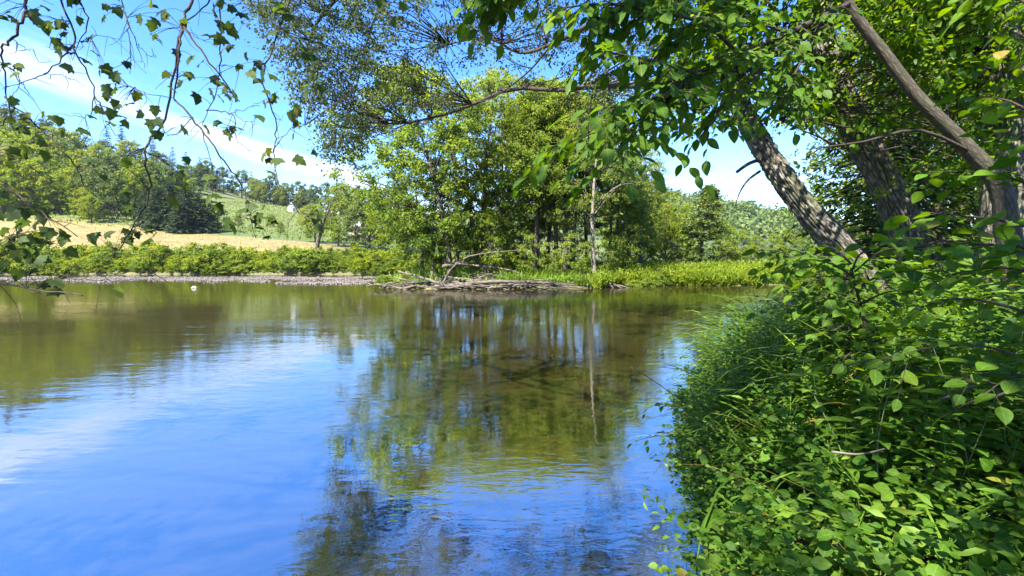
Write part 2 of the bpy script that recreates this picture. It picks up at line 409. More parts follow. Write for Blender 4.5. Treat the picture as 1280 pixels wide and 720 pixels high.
mixc = nd(nt, 'ShaderNodeMixRGB'); lk(cr.outputs[0], mixc.inputs[0]); lk(hsv.outputs[0], mixc.inputs[1]); mixc.inputs[2].default_value = (3.0, 3.25, 3.6, 1)
lk(mixc.outputs[0], bg.inputs['Color']); bg.inputs['Strength'].default_value = .110

sun = bpy.data.lights.new('sun', 'SUN'); sun.energy = 5.0; sun.angle = R(.5); sun.color = (1, .95, .86)
so = bpy.data.objects.new('sun', sun); COL.objects.link(so)
sd = Vector((math.sin(SUN_AZ) * math.cos(SUN_EL), math.cos(SUN_AZ) * math.cos(SUN_EL), math.sin(SUN_EL)))
so.rotation_euler = sd.to_track_quat('Z', 'Y').to_euler(); so.location = sd * 60

# ------------------------------------------------------------------ ground sheet
def axis(a, b, n):
    t0, t1 = math.asinh(a / 3.0), math.asinh(b / 3.0)
    return 3.0 * np.sinh(np.linspace(t0, t1, n))
gx = axis(-1500, 1500, 420); gy = axis(-300, 2200, 440)
GX, GY = np.meshgrid(gx, gy); GZ = ground(GX, GY)
nx, ny = len(gx), len(gy)
idx = np.arange(nx * ny).reshape(ny, nx)
FQ = np.stack([idx[:-1, :-1], idx[:-1, 1:], idx[1:, 1:], idx[1:, :-1]], -1).reshape(-1, 4)
X, Y, Z = GX.ravel(), GY.ravel(), GZ.ravel()
nse = fbm(X * .06, Y * .06); nsf = fbm(X * .5, Y * .5)
C = np.zeros((len(X), 4)); C[:, 3] = 1
def setc(mask, c): C[:, :3] = C[:, :3] * (1 - mask[:, None]) + np.array(c) * mask[:, None]
setc(np.ones(len(X)), (.045, .065, .018))                                 # grassy soil
hay = sstep(85, 90, Y + 3 * nse) * sstep(178, 168, Y + 8 * nse + .16 * (X + 160) * (X > -160)) * sstep(-40, -60, X + 6 * nse)
setc(sstep(78, 84, Y) * (X < 20), (.055, .085, .012))
setc(hay, (.215, .15, .050))
setc(hay * (.5 + .5 * np.sin(Y * .33 + X * .05 + 2 * nse)) * .4, (.165, .12, .036))
setc(hay * sstep(.05, .35, nse) * .6, (.13, .135, .03))
setc(hay * np.clip(nsf * 1.2, 0, .5), (.16, .135, .032))
setc(sstep(165, 185, Y) * (X < 60) * (1 - hay), (.085, .105, .018))
setc(sstep(300, 380, Y) * (X > -40), (.04, .06, .02))
setc((Z < .16) * sstep(.16, .02, Z) * (Y < 76) * 1.0, (.21, .15, .062))      # wet mud and river bed
barm = (Z < .3) * (Z > -.3) * (Y > 43) * (Y < 71) * (X < -11.5)
setc(barm * 1.0, (.115, .095, .080))
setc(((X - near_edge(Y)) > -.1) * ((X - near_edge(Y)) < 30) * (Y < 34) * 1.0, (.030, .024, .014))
m, nt, out = new_mat('ground_cover'); lk = nt.links.new
za = nd(nt, 'ShaderNodeAttribute', attribute_name='zone')
tcg = nt.nodes.new('ShaderNodeNewGeometry')
n1 = nd(nt, 'ShaderNodeTexNoise', Scale=1.7, Detail=8.0, Roughness=.65); lk(tcg.outputs['Position'], n1.inputs[0])
n2 = nd(nt, 'ShaderNodeTexNoise', Scale=.12, Detail=5.0); lk(tcg.outputs['Position'], n2.inputs[0])
v = math_n(nt, 'ADD', math_n(nt, 'MULTIPLY', n1.outputs['Fac'], 1.1), math_n(nt, 'MULTIPLY', n2.outputs['Fac'], .8))
ml = nd(nt, 'ShaderNodeMixRGB', blend_type='MULTIPLY'); ml.inputs[0].default_value = 1
lk(za.outputs['Color'], ml.inputs[1]); lk(v, ml.inputs[2])
p = nd(nt, 'ShaderNodeBsdfPrincipled', Roughness=.9); lk(ml.outputs[0], p.inputs['Base Color'])
b = nd(nt, 'ShaderNodeBump', Strength=.6, Distance=.1); lk(n1.outputs['Fac'], b.inputs['Height']); lk(b.outputs[0], p.inputs['Normal'])
lk(p.outputs[0], out.inputs[0]); M['ground'] = m
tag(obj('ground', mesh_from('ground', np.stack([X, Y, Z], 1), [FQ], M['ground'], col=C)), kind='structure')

# ------------------------------------------------------------------ water
m, nt, out = new_mat('river_water'); lk = nt.links.new
geo = nt.nodes.new('ShaderNodeNewGeometry')
def noise_at(sc, rot, scale, det, dist=0., rough=.55):
    mp = nd(nt, 'ShaderNodeMapping'); mp.inputs['Scale'].default_value = sc; mp.inputs['Rotation'].default_value = (0, 0, rot)
    lk(geo.outputs['Position'], mp.inputs[0])
    n = nd(nt, 'ShaderNodeTexNoise', Scale=scale, Detail=det, Distortion=dist, Roughness=rough); lk(mp.outputs[0], n.inputs[0])
    return n.outputs['Fac']
w1 = noise_at((.55, 1.3, 1), R(14), 5.5, 2.5, .8)
w2 = noise_at((.5, 1.2, 1), R(-10), 1.3, 2.0, .5)
w3 = noise_at((.35, 1.5, 1), R(22), 15, 2.0, .6)
wm = noise_at((.4, 1.0, 1), R(12), .35, 3.0, .6)
patch = ramp(nt, wm, [(.42, (.22, .22, .22)), (.62, (1.0, 1.0, 1.0))]).outputs[0]
sp = nt.nodes.new('ShaderNodeSeparateXYZ'); lk(geo.outputs['Position'], sp.inputs[0])
def ring(px, py, k, fall):
    c = W(px, py, 1); t = CAMZ / (CAMZ - c[2]); c = np.array([0, 0, CAMZ]) + (c - np.array([0, 0, CAMZ])) * t
    dx = math_n(nt, 'SUBTRACT', sp.outputs['X'], float(c[0])); dy = math_n(nt, 'SUBTRACT', sp.outputs['Y'], float(c[1]))
    d = math_n(nt, 'SQRT', math_n(nt, 'ADD', math_n(nt, 'MULTIPLY', dx, dx), math_n(nt, 'MULTIPLY', dy, dy)))
    return math_n(nt, 'MULTIPLY', math_n(nt, 'SINE', math_n(nt, 'MULTIPLY', d, k)), math_n(nt, 'POWER', 2.718, math_n(nt, 'MULTIPLY', d, -fall)))
h = math_n(nt, 'MULTIPLY', math_n(nt, 'ADD', w1, math_n(nt, 'MULTIPLY', w3, .22)), patch)
h = math_n(nt, 'ADD', h, math_n(nt, 'MULTIPLY', w2, 1.6))
h = math_n(nt, 'ADD', h, math_n(nt, 'MULTIPLY', ring(490, 655, 55, 4.5), .14))
h = math_n(nt, 'ADD', h, math_n(nt, 'MULTIPLY', ring(790, 690, 60, 4.0), .08))
bp = nd(nt, 'ShaderNodeBump', Strength=1.0, Distance=.0036); lk(h, bp.inputs['Height'])
fr = nd(nt, 'ShaderNodeFresnel', IOR=8.0); lk(bp.outputs[0], fr.inputs['Normal'])
gl = nd(nt, 'ShaderNodeBsdfGlossy', Roughness=.015); gl.inputs['Color'].default_value = (.96, .98, 1, 1); lk(bp.outputs[0], gl.inputs['Normal'])
tr = nt.nodes.new('ShaderNodeBsdfTransparent'); tr.inputs['Color'].default_value = (.74, .60, .30, 1)
df = nt.nodes.new('ShaderNodeBsdfDiffuse'); df.inputs['Color'].default_value = (.080, .066, .018, 1)
bm = nt.nodes.new('ShaderNodeMixShader'); bm.inputs[0].default_value = .30; lk(tr.outputs[0], bm.inputs[1]); lk(df.outputs[0], bm.inputs[2])
fm = nt.nodes.new('ShaderNodeMixShader'); lk(fr.outputs[0], fm.inputs[0]); lk(bm.outputs[0], fm.inputs[1]); lk(gl.outputs[0], fm.inputs[2])
lk(fm.outputs[0], out.inputs[0]); M['water'] = m
wv = np.array([[-700, -120, 0], [160, -120, 0], [160, 80, 0], [-700, 80, 0]], float)
tag(obj('water', mesh_from('water', wv, [np.array([[0, 1, 2, 3]])], M['water'])), kind='structure')

# ------------------------------------------------------------------ tree builders
def prof_round(t): return np.sqrt(np.clip(1 - (2 * t - .9) ** 2 / 1.25, .02, 1))
def prof_oval(t): return np.clip(np.sin(PI * np.clip(t * .92 + .06, 0, 1)) ** .7, .05, 1)
def prof_cone(t): return np.clip(1.05 - t, .04, 1) ** .75 * np.clip(t * 8 + .35, 0, 1)

def tree_geo(seed, H, base, Rad, tr, nl=9, ncl=130, twigs=7, per=16, ls=.2, kind='quad', cr=1.0, prof=prof_round, lean=(0, 0), bark='bark_far', leafm='tree', droop=.25, lob=.35, trunks=None, rise=.5):
    r = np.random.default_rng(seed)
    w = Wood(); L = Leaves()
    def axis_at(z):
        t = np.asarray(z) / H
        return np.stack([lean[0] * t ** 1.4 + .25 * np.sin(t * 5 + seed), lean[1] * t ** 1.4 + .25 * np.sin(t * 4 + seed * 2) , np.asarray(z, float)], -1)
    zs = np.linspace(-.4, H * .93, 12); tp = axis_at(np.maximum(zs, 0)); tp[:, 2] = zs
    w.tube(tp, [tr * 1.35, tr, tr * .85, tr * .6, tr * .3, tr * .06], 8)
    if trunks:
        for (ax, ay, q) in trunks:
            t2 = axis_at(np.maximum(zs, 0) * q); t2[:, 2] = zs * q
            f = (np.maximum(zs, 0) / H)[:, None]
            t2[:, :2] += np.array([ax, ay]) * np.clip(f * 1.3, 0, 1) ** .8 + np.sign([ax, ay]) * tr * .9
            w.tube(t2, [tr * 1.1, tr * .8, tr * .6, tr * .3, tr * .05], 7)
    ph = r.uniform(0, 6.28, 4)
    T = r.random(ncl) ** .9; A = r.uniform(0, 2 * PI, ncl)
    lobf = 1 + lob * (np.sin(A * 2 + ph[0] + T * 4) * .5 + np.sin(A * 3 + ph[1] - T * 6) * .4 + r.normal(size=ncl) * .25)
    rad = Rad * prof(T) * np.sqrt(r.uniform(.12, 1, ncl)) * lobf
    z = base + (H - base) * T
    cen = axis_at(z); cen[:, 0] += np.cos(A) * rad; cen[:, 1] += np.sin(A) * rad
    order = np.argsort(-rad + r.normal(size=ncl) * Rad * .3)
    limbs = order[:nl]; samples = []
    for i in limbs:
        zt = max(base * .6, z[i] - rise * rad[i] - r.uniform(.3, 1.5)); a = axis_at(zt)
        mid = a * .5 + cen[i] * .5 + np.array([0, 0, .10 * rad[i]]) + r.normal(size=3) * .25
        P = spline([a, mid, cen[i]], 7)
        rr = tr * (.42 - .25 * zt / H) ; w.tube(P, [rr, rr * .6, rr * .15], 5)
        samples += list(P[1:])
    samples += list(tp[3:]); samples = np.array(samples)
    for i in range(ncl):
        if i not in limbs:
            dd = np.linalg.norm((samples - cen[i]) * [1, 1, 1.5] + [0, 0, .6], axis=1); a = samples[np.argmin(dd)]
            mid = a * .45 + cen[i] * .55 + r.normal(size=3) * .15 + [0, 0, .12]
            w.tube(spline([a, mid, cen[i]], 5), [tr * .10, tr * .03], 4)
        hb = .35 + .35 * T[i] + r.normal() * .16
        q = r.uniform(.55, 1.35)
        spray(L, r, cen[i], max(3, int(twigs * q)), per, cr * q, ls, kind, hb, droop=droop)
    return w.mesh('trunk', M[bark]), L.mesh('crown', M[leafm])

def conifer_geo(seed, H, Rad, tr, base=1.5, whorls=34, per=7, ls=.8, leafm='conifer', ragged=.25, power=.8):
    r = np.random.default_rng(seed); w = Wood(); L = Leaves()
    w.tube(np.array([[0.08 * math.sin(k + seed), .08 * math.cos(k * 1.3), H * k / 9 - .3] for k in range(10)]), [tr, tr * .75, tr * .4, tr * .05], 7)
    for k in range(whorls):
        t = (k + r.uniform(-.3, .3)) / whorls; t = min(max(t, 0), .985)
        z = base + (H - base) * t
        for j in range(per):
            if r.random() < ragged * .5: continue
            a = 2 * PI * (j + r.random()) / per + k
            ln = Rad * (1 - t) ** power * r.uniform(1 - ragged * 1.6, 1.1) + .25
            d = np.array([math.cos(a), math.sin(a), .12 - .30 * (1 - t)])
            n = max(3, int(ln / .28))
            u = (np.arange(n) + r.random(n)) / n
            pos = np.array([0, 0, z]) + d * (u * ln)[:, None]; pos[:, 2] -= .08 * ln * u ** 2
            if ln > 1: w.tube(np.array([[0, 0, z], np.array([0, 0, z]) + d * ln * .8]), [tr * .12, tr * .03], 3)
            sd_ = np.array([-d[1], d[0], 0])
            sg = np.where(np.arange(n) % 2 == 0, 1, -1)
            for s_ in (1, -1, 0):
                yd = d * (.8 if s_ else 1.2) + sd_ * (s_ * .9) + r.normal(size=(n, 3)) * .25; yd[:, 2] -= .22
                zn = r.normal(size=(n, 3)) * .35; zn[:, 2] += 1
                sz = ls * r.uniform(.6, 1.2, n) * (1.1 - .5 * t)
                L.add('slim', pos + r.normal(size=(n, 3)) * .06, yd, zn, sz, np.clip(.3 + .3 * u + r.normal(size=n) * .18, 0, 1))
    return w.mesh('trunk', M['bark_far']), L.mesh('crown', M[leafm])

def bush_geo(seed, H, Rad, ncl=40, twigs=7, per=12, ls=.16, leafm='bush', kind='quad', cr=.6):
    r = np.random.default_rng(seed); w = Wood(); L = Leaves()
    for i in range(ncl):
        a = r.uniform(0, 2 * PI); e = np.arcsin(r.uniform(.02, 1)); q = r.uniform(.6, 1) ** .5 * (1 + .18 * math.sin(3 * a + seed))
        c = np.array([math.cos(a) * math.cos(e) * Rad * q, math.sin(a) * math.cos(e) * Rad * q, .15 + math.sin(e) * H * q * .9])
        if i % 3 == 0: w.tube(spline([[c[0] * .15, c[1] * .15, -.2], [c[0] * .5, c[1] * .5, c[2] * .6], c], 5), [.035, .02, .008], 4)
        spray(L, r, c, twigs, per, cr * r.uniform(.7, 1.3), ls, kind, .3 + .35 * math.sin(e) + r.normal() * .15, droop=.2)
    return w.mesh('stem', M['bark_far']), L.mesh('foliage', M[leafm])

def plant_thing(name, label, cat, geo, parts=('trunk', 'crown'), group=None):
    t = thing(name, label, cat, group=group)
    for n_, me in zip(parts, geo): obj(n_, me, t)
    return t

def gpos(px, Yd, dz=0):
    x = (px - 640) / F * Yd; return (x, Yd, float(ground(x, Yd)) + dz)

# ================================================================== LEFT HILLSIDE AND FIELD
rp_ = random.Random(11)
hillv = [plant_thing('hillside_tree', 'leafy light green tree on the wooded slope above the hay field', 'tree',
                     tree_geo(20 + i, 15, 2.0, 5.5, .28, nl=7, ncl=110, twigs=6, per=10, ls=.55, cr=1.5, leafm=['yellow', 'hill', 'pale'][i], prof=prof_round),
                     group='leafy trees on the left hillside') for i in range(3)]
hillp = [Placer(t) for t in hillv]
LAB = ['bright yellow green leafy tree on the wooded slope above the hay field',
       'dull mid green leafy tree on the wooded slope above the hay field',
       'pale grey green leafy tree on the wooded slope above the hay field']
GRP = ['bright leafy trees on the left hillside', 'dull green trees on the left hillside', 'pale leafy trees on the left hillside']
def hill_tree(px, Yd, h, k):
    h *= 1.35; s = h / 15
    hillp[k].put(gpos(px, Yd, -.3), rp_.uniform(0, 6.28), (s * rp_.uniform(.9, 1.15), s * rp_.uniform(.9, 1.15), s), LAB[k], GRP[k])
for px, Yd, h, k in [(-30, 185, 16, 0), (10, 178, 17, 0), (45, 180, 14, 0), (80, 182, 11, 0), (110, 176, 8, 0), (150, 180, 12, 1), (172, 184, 15, 0), (-70, 190, 20, 0), (25, 192, 16, 0), (62, 195, 16, 0), (95, 193, 13, 0), (-8, 194, 18, 0), (125, 192, 13, 1), (140, 225, 18, 1), (110, 225, 18, 0), (15, 222, 22, 0), (70, 222, 20, 0), (-25, 225, 22, 1), (40, 255, 22, 1), (0, 255, 22, 2), (90, 258, 20, 2), (130, 255, 18, 0), (205, 222, 16, 1), (232, 230, 13, 2),
                     (-20, 205, 20, 1), (30, 208, 22, 0), (65, 205, 17, 1), (98, 210, 15, 0), (135, 208, 18, 1), (165, 215, 16, 1), (188, 200, 17, 1),
                     (5, 235, 22, 1), (50, 240, 22, 0), (85, 236, 19, 1), (120, 240, 16, 2), (155, 245, 17, 1), (185, 240, 16, 2), (215, 232, 14, 1),
                     (-45, 240, 24, 1), (-90, 230, 24, 1), (20, 270, 22, 1), (70, 275, 20, 1), (105, 280, 17, 1), (135, 270, 17, 1), (170, 285, 17, 2), (205, 280, 16, 1), (240, 275, 14, 1),
                     (262, 330, 14, 1), (283, 335, 13, 1), (306, 340, 14, 1), (322, 336, 12, 2), (341, 345, 15, 1), (360, 340, 12, 2), (376, 350, 14, 1), (395, 345, 13, 1), (412, 350, 15, 1), (428, 340, 16, 2), (445, 330, 15, 1),
                     (275, 172, 7, 1), (118, 170, 7, 0), (300, 195, 4, 2), (352, 180, 3.5, 2), (340, 215, 4, 2), (395, 160, 9, 2), (425, 150, 10, 0), (445, 140, 9, 1), (462, 150, 13, 2), (480, 140, 11, 0), (500, 150, 14, 1), (520, 135, 10, 0)]:
    hill_tree(px, Yd, h, k)
for i in range(34):
    hill_tree(rp_.uniform(225, 470), rp_.uniform(325, 375), rp_.uniform(6, 12), rp_.choice([1, 1, 2]))
# tall conifers
cv = [Placer(plant_thing('tall_conifer', 'tall dark conifer rising above the leafy trees on the skyline', 'conifer', conifer_geo(40 + i, 24, 4.2, .32, base=3, whorls=30, per=6, ls=1.0, ragged=.35),
                         group='tall conifers on the hillside')) for i in range(2)]
for px, Yd, h, i in [(18, 262, 27, 0), (42, 258, 25, 1), (62, 262, 24, 0), (84, 268, 19, 1), (100, 265, 19, 0), (0, 270, 28, 1), (-30, 262, 30, 0), (142, 290, 22, 1), (160, 295, 23, 0), (176, 292, 18, 1), (198, 300, 21, 0), (222, 300, 18, 1), (238, 305, 17, 0), (255, 300, 17, 1), (318, 350, 16, 0), (350, 352, 15, 1)]:
    h *= 1.35; s = h / 24; cv[i].put(gpos(px, Yd, -.5), rp_.uniform(0, 6), (s * 1.05, s * 1.05, s))
# broad dark spruces
dv = Placer(plant_thing('spruce', 'broad dark spruce branched to the ground beside the hay field', 'spruce', conifer_geo(51, 16, 5.4, .3, base=.4, whorls=34, per=8, ls=1.1, ragged=.2, power=.6), group='dark spruces at the edge of the hay field'))
for px, Yd, h in [(200, 166, 15), (216, 168, 17), (235, 164, 15.5), (250, 166, 14), (262, 168, 12), (226, 160, 11), (186, 172, 13)]:
    s = h / 16; dv.put(gpos(px, Yd, -.4), rp_.uniform(0, 6), (s, s, s))

# farm buildings far off
def box_mesh(name, x0, x1, y0, y1, z0, z1, mat):
    V = np.array([[x, y, z] for x in (x0, x1) for y in (y0, y1) for z in (z0, z1)], float)
    return mesh_from(name, V, [np.array([[0, 1, 3, 2], [4, 6, 7, 5], [0, 4, 5, 1], [2, 3, 7, 6], [0, 2, 6, 4], [1, 5, 7, 3]])], mat, smooth=False)
def roof_mesh(name, a, b, z0, z1, mat, th=.18):
    V = []
    for y in (-b, b):
        V += [(-a, y, z0), (0, y, z1), (a, y, z0), (-a, y, z0 + th), (0, y, z1 + th * 1.3), (a, y, z0 + th)]
    f = [[0, 1, 4, 3], [1, 2, 5, 4], [6, 9, 10, 7], [7, 10, 11, 8], [3, 4, 10, 9], [4, 5, 11, 10], [0, 6, 7, 1], [1, 7, 8, 2], [0, 3, 9, 6], [2, 8, 11, 5]]
    return mesh_from(name, V, [np.array(f)], mat, smooth=False)
M['roof'] = plain_mat('weathered_roof', (.20, .20, .21), (.34, .34, .35), 2)
M['wood_wall'] = plain_mat('weathered_boards', (.20, .17, .14), (.34, .30, .25), 3)
M['white'] = plain_mat('white_paint', (.66, .66, .64), (.8, .8, .78), 2)
M['hole'] = plain_mat('dark_opening', (.02, .018, .015), (.04, .035, .03), 2)  # near-black colour on a panel, painted for the shade inside a doorway
def building(name, label, cat, px, Yd, a, b, hz, ridge, rz, wall, zoff=0):
    t = thing(name, label, cat, gpos(px, Yd, zoff), rz)
    wv_ = [(-a, -b, -1), (a, -b, -1), (a, b, -1), (-a, b, -1), (-a, -b, hz), (a, -b, hz), (a, b, hz), (-a, b, hz), (0, -b, ridge), (0, b, ridge)]
    obj('wall', mesh_from('wall', wv_, [np.array([[0, 1, 5, 4], [1, 2, 6, 5], [2, 3, 7, 6], [3, 0, 4, 7]]), np.array([[4, 5, 8], [7, 9, 6]])], M[wall], smooth=False), t)
    obj('roof', roof_mesh('roof', a * 1.12, b * 1.08, hz - .3, ridge + .05, M['roof']), t)
    obj('door', box_mesh('door', -a * .3, a * .3, -b - .06, -b + .02, -.2, hz * .75, M['hole']), t)
    return t
building('barn', 'grey roofed barn half hidden in the trees beyond the river', 'barn', 452, 165, 2.6, 3.6, 2.6, 4.4, R(70), 'wood_wall', 3.0)
building('farm_shed', 'tiny white shed on the green hill above the field', 'shed', 367, 290, 1.6, 2.2, 2.2, 3.2, R(50), 'white')

# riverside bushes
bv_ = [Placer(plant_thing('riverside_bush', '', 'bush', bush_geo(60 + i, 3.2, 2.6, ncl=46, ls=.24, leafm=['bush', 'weed', 'bush', 'tree'][i], cr=.75), ('stem', 'foliage'))) for i in range(4)]
BL = ['mid green leafy bush in the bushy strip along the far bank', 'bright yellow green bush in the strip along the far bank', 'rounded mid green bush in the strip along the far bank', 'dark green bush in the strip along the far bank']
BG = ['mid green riverside bushes', 'yellow green riverside bushes', 'rounded riverside bushes', 'dark riverside bushes']
def bush(px, Yd, h, k, wid=1.0, dz=-.2):
    s = h / 3.2
    bv_[k].put(gpos(px, Yd, dz), rp_.uniform(0, 6.28), (s * wid * rp_.uniform(.9, 1.2), s * wid * rp_.uniform(.9, 1.2), s), BL[k], BG[k])
for i, px in enumerate(range(-40, 545, 13)):
    if rp_.random() < .03: continue
    hh = (3.9 if px < 60 else 3.2 if px < 370 else 2.7) * rp_.uniform(.68, 1.3)
    bush(px + rp_.uniform(-5, 5), 76 + rp_.uniform(-.5, .9), hh * .8, rp_.choice([0, 1, 2, 1, 1, 0]), 1.0)
    bush(px + rp_.uniform(-6, 6), 74.7 + rp_.uniform(0, .5), rp_.uniform(.9, 1.7), rp_.choice([0, 3, 1, 2]), 1.4, -.3)
    bush(px + rp_.uniform(-5, 5), 79 + rp_.uniform(-.5, 2.5), hh, rp_.choice([1, 1, 0, 2]) if px < 430 else 1, 1.05)
for px, h, k in [(385, 3.6, 3), (397, 3.2, 3), (375, 3.0, 3)]: bush(px, 75.2, h, k)

# leaning riverside tree
t = thing('leaning_riverside_tree', 'small crooked tree leaning right over the bushes on the far bank', 'tree', gpos(393, 76))
g = tree_geo(71, 12.5, 5.5, 3.0, .36, nl=8, ncl=62, twigs=6, per=9, ls=.30, cr=.8, lean=(4.4, 0), leafm='pale', prof=prof_round)
for n_, me in zip(('trunk', 'crown'), g): obj(n_, me, t)

# ================================================================== RIGHT: FAR HILL, TREES AND BANK
L = Leaves(); r = np.random.default_rng(5); n = 3400
hx = r.uniform(-120, 620, n); hy = r.uniform(330, 760, n)
hz_ = ground(hx, hy)
for i in range(n):
    h = r.uniform(7, 13); m_ = 26
    d = unit(m_, r); d[:, 2] = np.abs(d[:, 2])
    pos = np.array([hx[i], hy[i], hz_[i] + h * .25]) + d * np.array([h * .42, h * .42, h * .75])
    yd = unit(m_, r); yd[:, 2] -= .3
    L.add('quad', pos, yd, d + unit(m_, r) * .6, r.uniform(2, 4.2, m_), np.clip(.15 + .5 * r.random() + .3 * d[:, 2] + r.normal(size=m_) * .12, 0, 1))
tag(obj('hillside_forest', L.mesh('hillside_forest', M['hill'])), 'unbroken green forest covering the distant hill', 'forest', kind='stuff')

rtv = [Placer(plant_thing('field_tree', '', 'tree', tree_geo(80 + i, 12, .6, 4.0, .22, nl=8, ncl=150, twigs=7, per=13, ls=.30, cr=.95, prof=[prof_round, prof_oval, prof_cone][i], leafm=['yellow', 'tree', 'hill'][i]))) for i in range(3)]
RL = ['rounded bright green tree behind the grassy bank', 'oval mid green tree behind the grassy bank', 'tapering dark green tree with a pointed top behind the grassy bank']
RG = ['rounded bright trees behind the right bank', 'oval trees behind the right bank', 'pointed dark trees behind the right bank']
def rtree(px, Yd, top, k, wid=1.0):
    x, y, z = gpos(px, Yd, -.3)
    h = (CAMZ + (322 - top) / F * Yd - z) * .93; s = h / 12
    rtv[k].put((x, y, z), rp_.uniform(0, 6), (s * wid, s * wid, s), RL[k], RG[k])
for a in [(880, 60, 226, 2, 1.15), (845, 74, 262, 0, .9), (858, 78, 250, 1, .8), (905, 82, 272, 0, .8), (926, 88, 285, 1, 1.0), (945, 92, 292, 0, 1.0), (966, 96, 290, 1, 1), (985, 90, 283, 0, 1), (1003, 84, 292, 1, 1), (1030, 80, 270, 1, 1.1), (1060, 84, 280, 0, 1.1),
          (832, 62, 248, 0, .8), (815, 66, 215, 0, .75), (800, 58, 250, 0, .8), (780, 70, 205, 1, .8), (905, 70, 300, 0, 1.2), (868, 62, 298, 0, 1.2), (940, 76, 304, 0, 1.3), (915, 60, 306, 0, 1.2), (975, 72, 304, 0, 1.3)]:
    rtree(*a)
t = thing('pale_willow', 'tall pale feathery tree with a thin crown right of the grove', 'tree', gpos(800, 54))
for n_, me in zip(('trunk', 'crown'), tree_geo(88, 15, 2.5, 3.2, .24, nl=9, ncl=150, twigs=6, per=14, ls=.22, kind='slim', cr=.95, leafm='pale', prof=prof_oval, droop=.5, lob=.3)): obj(n_, me, t)

def blades_region(n, fx, h, w, mat, name, label, cat, seed, kind=None, leafy=.35, ls=.14):
    """upright blades and leaves rooted on the ground"""
    r = np.random.default_rng(seed); L = Leaves()
    x, y = fx(r, n); z = ground(x, y) - .05; n = len(x)
    yd = r.normal(size=(n, 3)) * .35; yd[:, 2] = 1
    zn = r.normal(size=(n, 3)); zn[:, 2] *= .3
    hv = h * r.uniform(.5, 1.15, n) * (1 + .5 * fbm(x * .35, y * .35))
    rc = np.clip(.5 + .5 * fbm(x * .5, y * .5) + r.normal(size=n) * .15, 0, 1)
    L.add(BL4, np.stack([x, y, z], 1), yd, zn, hv, rc, width=w * r.uniform(.6, 1.3, n))
    k = r.random(n) < leafy
    u = r.uniform(.3, 1, k.sum())
    for s_ in range(3):
        pos = np.stack([x, y, z], 1)[k] + (yd[k] / np.linalg.norm(yd[k], axis=1, keepdims=True)) * (hv[k] * np.clip(u - .15 * s_, .1, 1))[:, None] + r.normal(size=(k.sum(), 3)) * .05
        d = unit(k.sum(), r); d[:, 2] -= .1
        zz_ = unit(k.sum(), r) * .6; zz_[:, 2] += 1
        L.add('quad', pos, d, zz_, ls * r.uniform(.7, 1.4, k.sum()), rc[k])
    return tag(obj(name, L.mesh(name, M[mat])), label, cat, kind='stuff')
BL4 = blade_base(3, .5)

def reg_right(r, n):
    x = r.uniform(6.5, 44, n); y = far_front(x) + .1 + r.random(n) ** 1.6 * 16
    return x, y
blades_region(26000, reg_right, 1.25, .10, 'weed', 'bank_weeds', 'sunlit yellow green weeds along the right part of the far bank', 'weeds', 1, leafy=.6, ls=.20)
def reg_left(r, n):
    x = r.uniform(-95, -8, n); y = 75 + r.random(n) * 11
    k = ~((x > -60) & False); return x[k], y[k]
blades_region(16000, reg_left, 1.3, .13, 'weed', 'meadow_weeds', 'yellow green weeds behind the bushes on the left bank', 'weeds', 2, leafy=.6, ls=.25)
def reg_mid(r, n):
    x = r.uniform(-30, 8, n); y = 75 + r.random(n) * 30
    return x, y
blades_region(14000, reg_mid, 1.6, .13, 'weed', 'bank_weeds', 'bright weeds on the bank behind the island grove', 'weeds', 3, leafy=.6, ls=.25)
def reg_isl(r, n):
    x = r.uniform(-11.5, 9, n); y = far_front(x) + .4 + r.random(n) ** 1.3 * 14
    k = r.random(n) < np.where(x < -1, np.where(y < 42.3, .10, .30), 1.0)
    return x[k], y[k]
blades_region(17000, reg_isl, 1.05, .07, 'grass', 'island_grass', 'long green grass under the grove on the island bank', 'grass', 4, leafy=.4, ls=.14)
for px, Yd, h, k in [(812, 43.6, 1.7, 3), (826, 44.3, 1.3, 0), (796, 43.2, 1.4, 3), (846, 44.6, 1.1, 1), (872, 45, 1.2, 1), (900, 45.5, 1.0, 1), (925, 46, 1.1, 1), (480, 40.4, .9, 3), (505, 40.6, .8, 0), (540, 44, 1.0, 3), (560, 47, 1.4, 3), (625, 46, 1.2, 0), (585, 47, 1.3, 3), (650, 47, 1.3, 3)]:
    s = h / 3.2
    bv_[k].put(gpos(px, Yd, -.1), rp_.uniform(0, 6), (s * 1.1, s * 1.1, s), BL[k] .replace('in the strip along the far bank', 'low on the island bank').replace('in the bushy strip along the far bank', 'low on the island bank'), 'low bushes on the island bank, ' + ['mid green', 'yellow green', 'rounded', 'dark'][k])

# ================================================================== ISLAND GROVE
def grove_tree(label, px, Yd, top, seed, name='grove_tree', **kw):
    x, y, z = gpos(px, Yd, -.15)
    H = CAMZ + (322 - top) / F * Yd - z
    t = thing(name, label, 'tree', (x, y, z))
    for n_, me in zip(('trunk', 'crown'), tree_geo(seed, H, **kw)): obj(n_, me, t)
    return t
grove_tree('wide spreading tree at the left end of the grove with branches low over the logs', 560, 43, 98, 101, base=2.4, Rad=6.6, tr=.22, nl=14, ncl=600, twigs=7, per=14, ls=.235, cr=1.0, lean=(-3.2, 0), leafm='tree', lob=.45, trunks=[(2.2, .5, .9)])
grove_tree('smaller tree with a low rounded crown standing farthest left in the grove', 524, 46, 190, 120, base=1.5, Rad=3.6, tr=.16, nl=9, ncl=150, twigs=7, per=15, ls=.2, cr=.9, leafm='tree')
grove_tree('twin stemmed tree with dark leaning trunks behind the arched log', 601, 45, 105, 102, base=5, Rad=5.2, tr=.30, nl=11, ncl=250, twigs=7, per=14, ls=.2, cr=1.0, lean=(1.6, 0), leafm='tree', trunks=[(-1.8, .6, .9)])
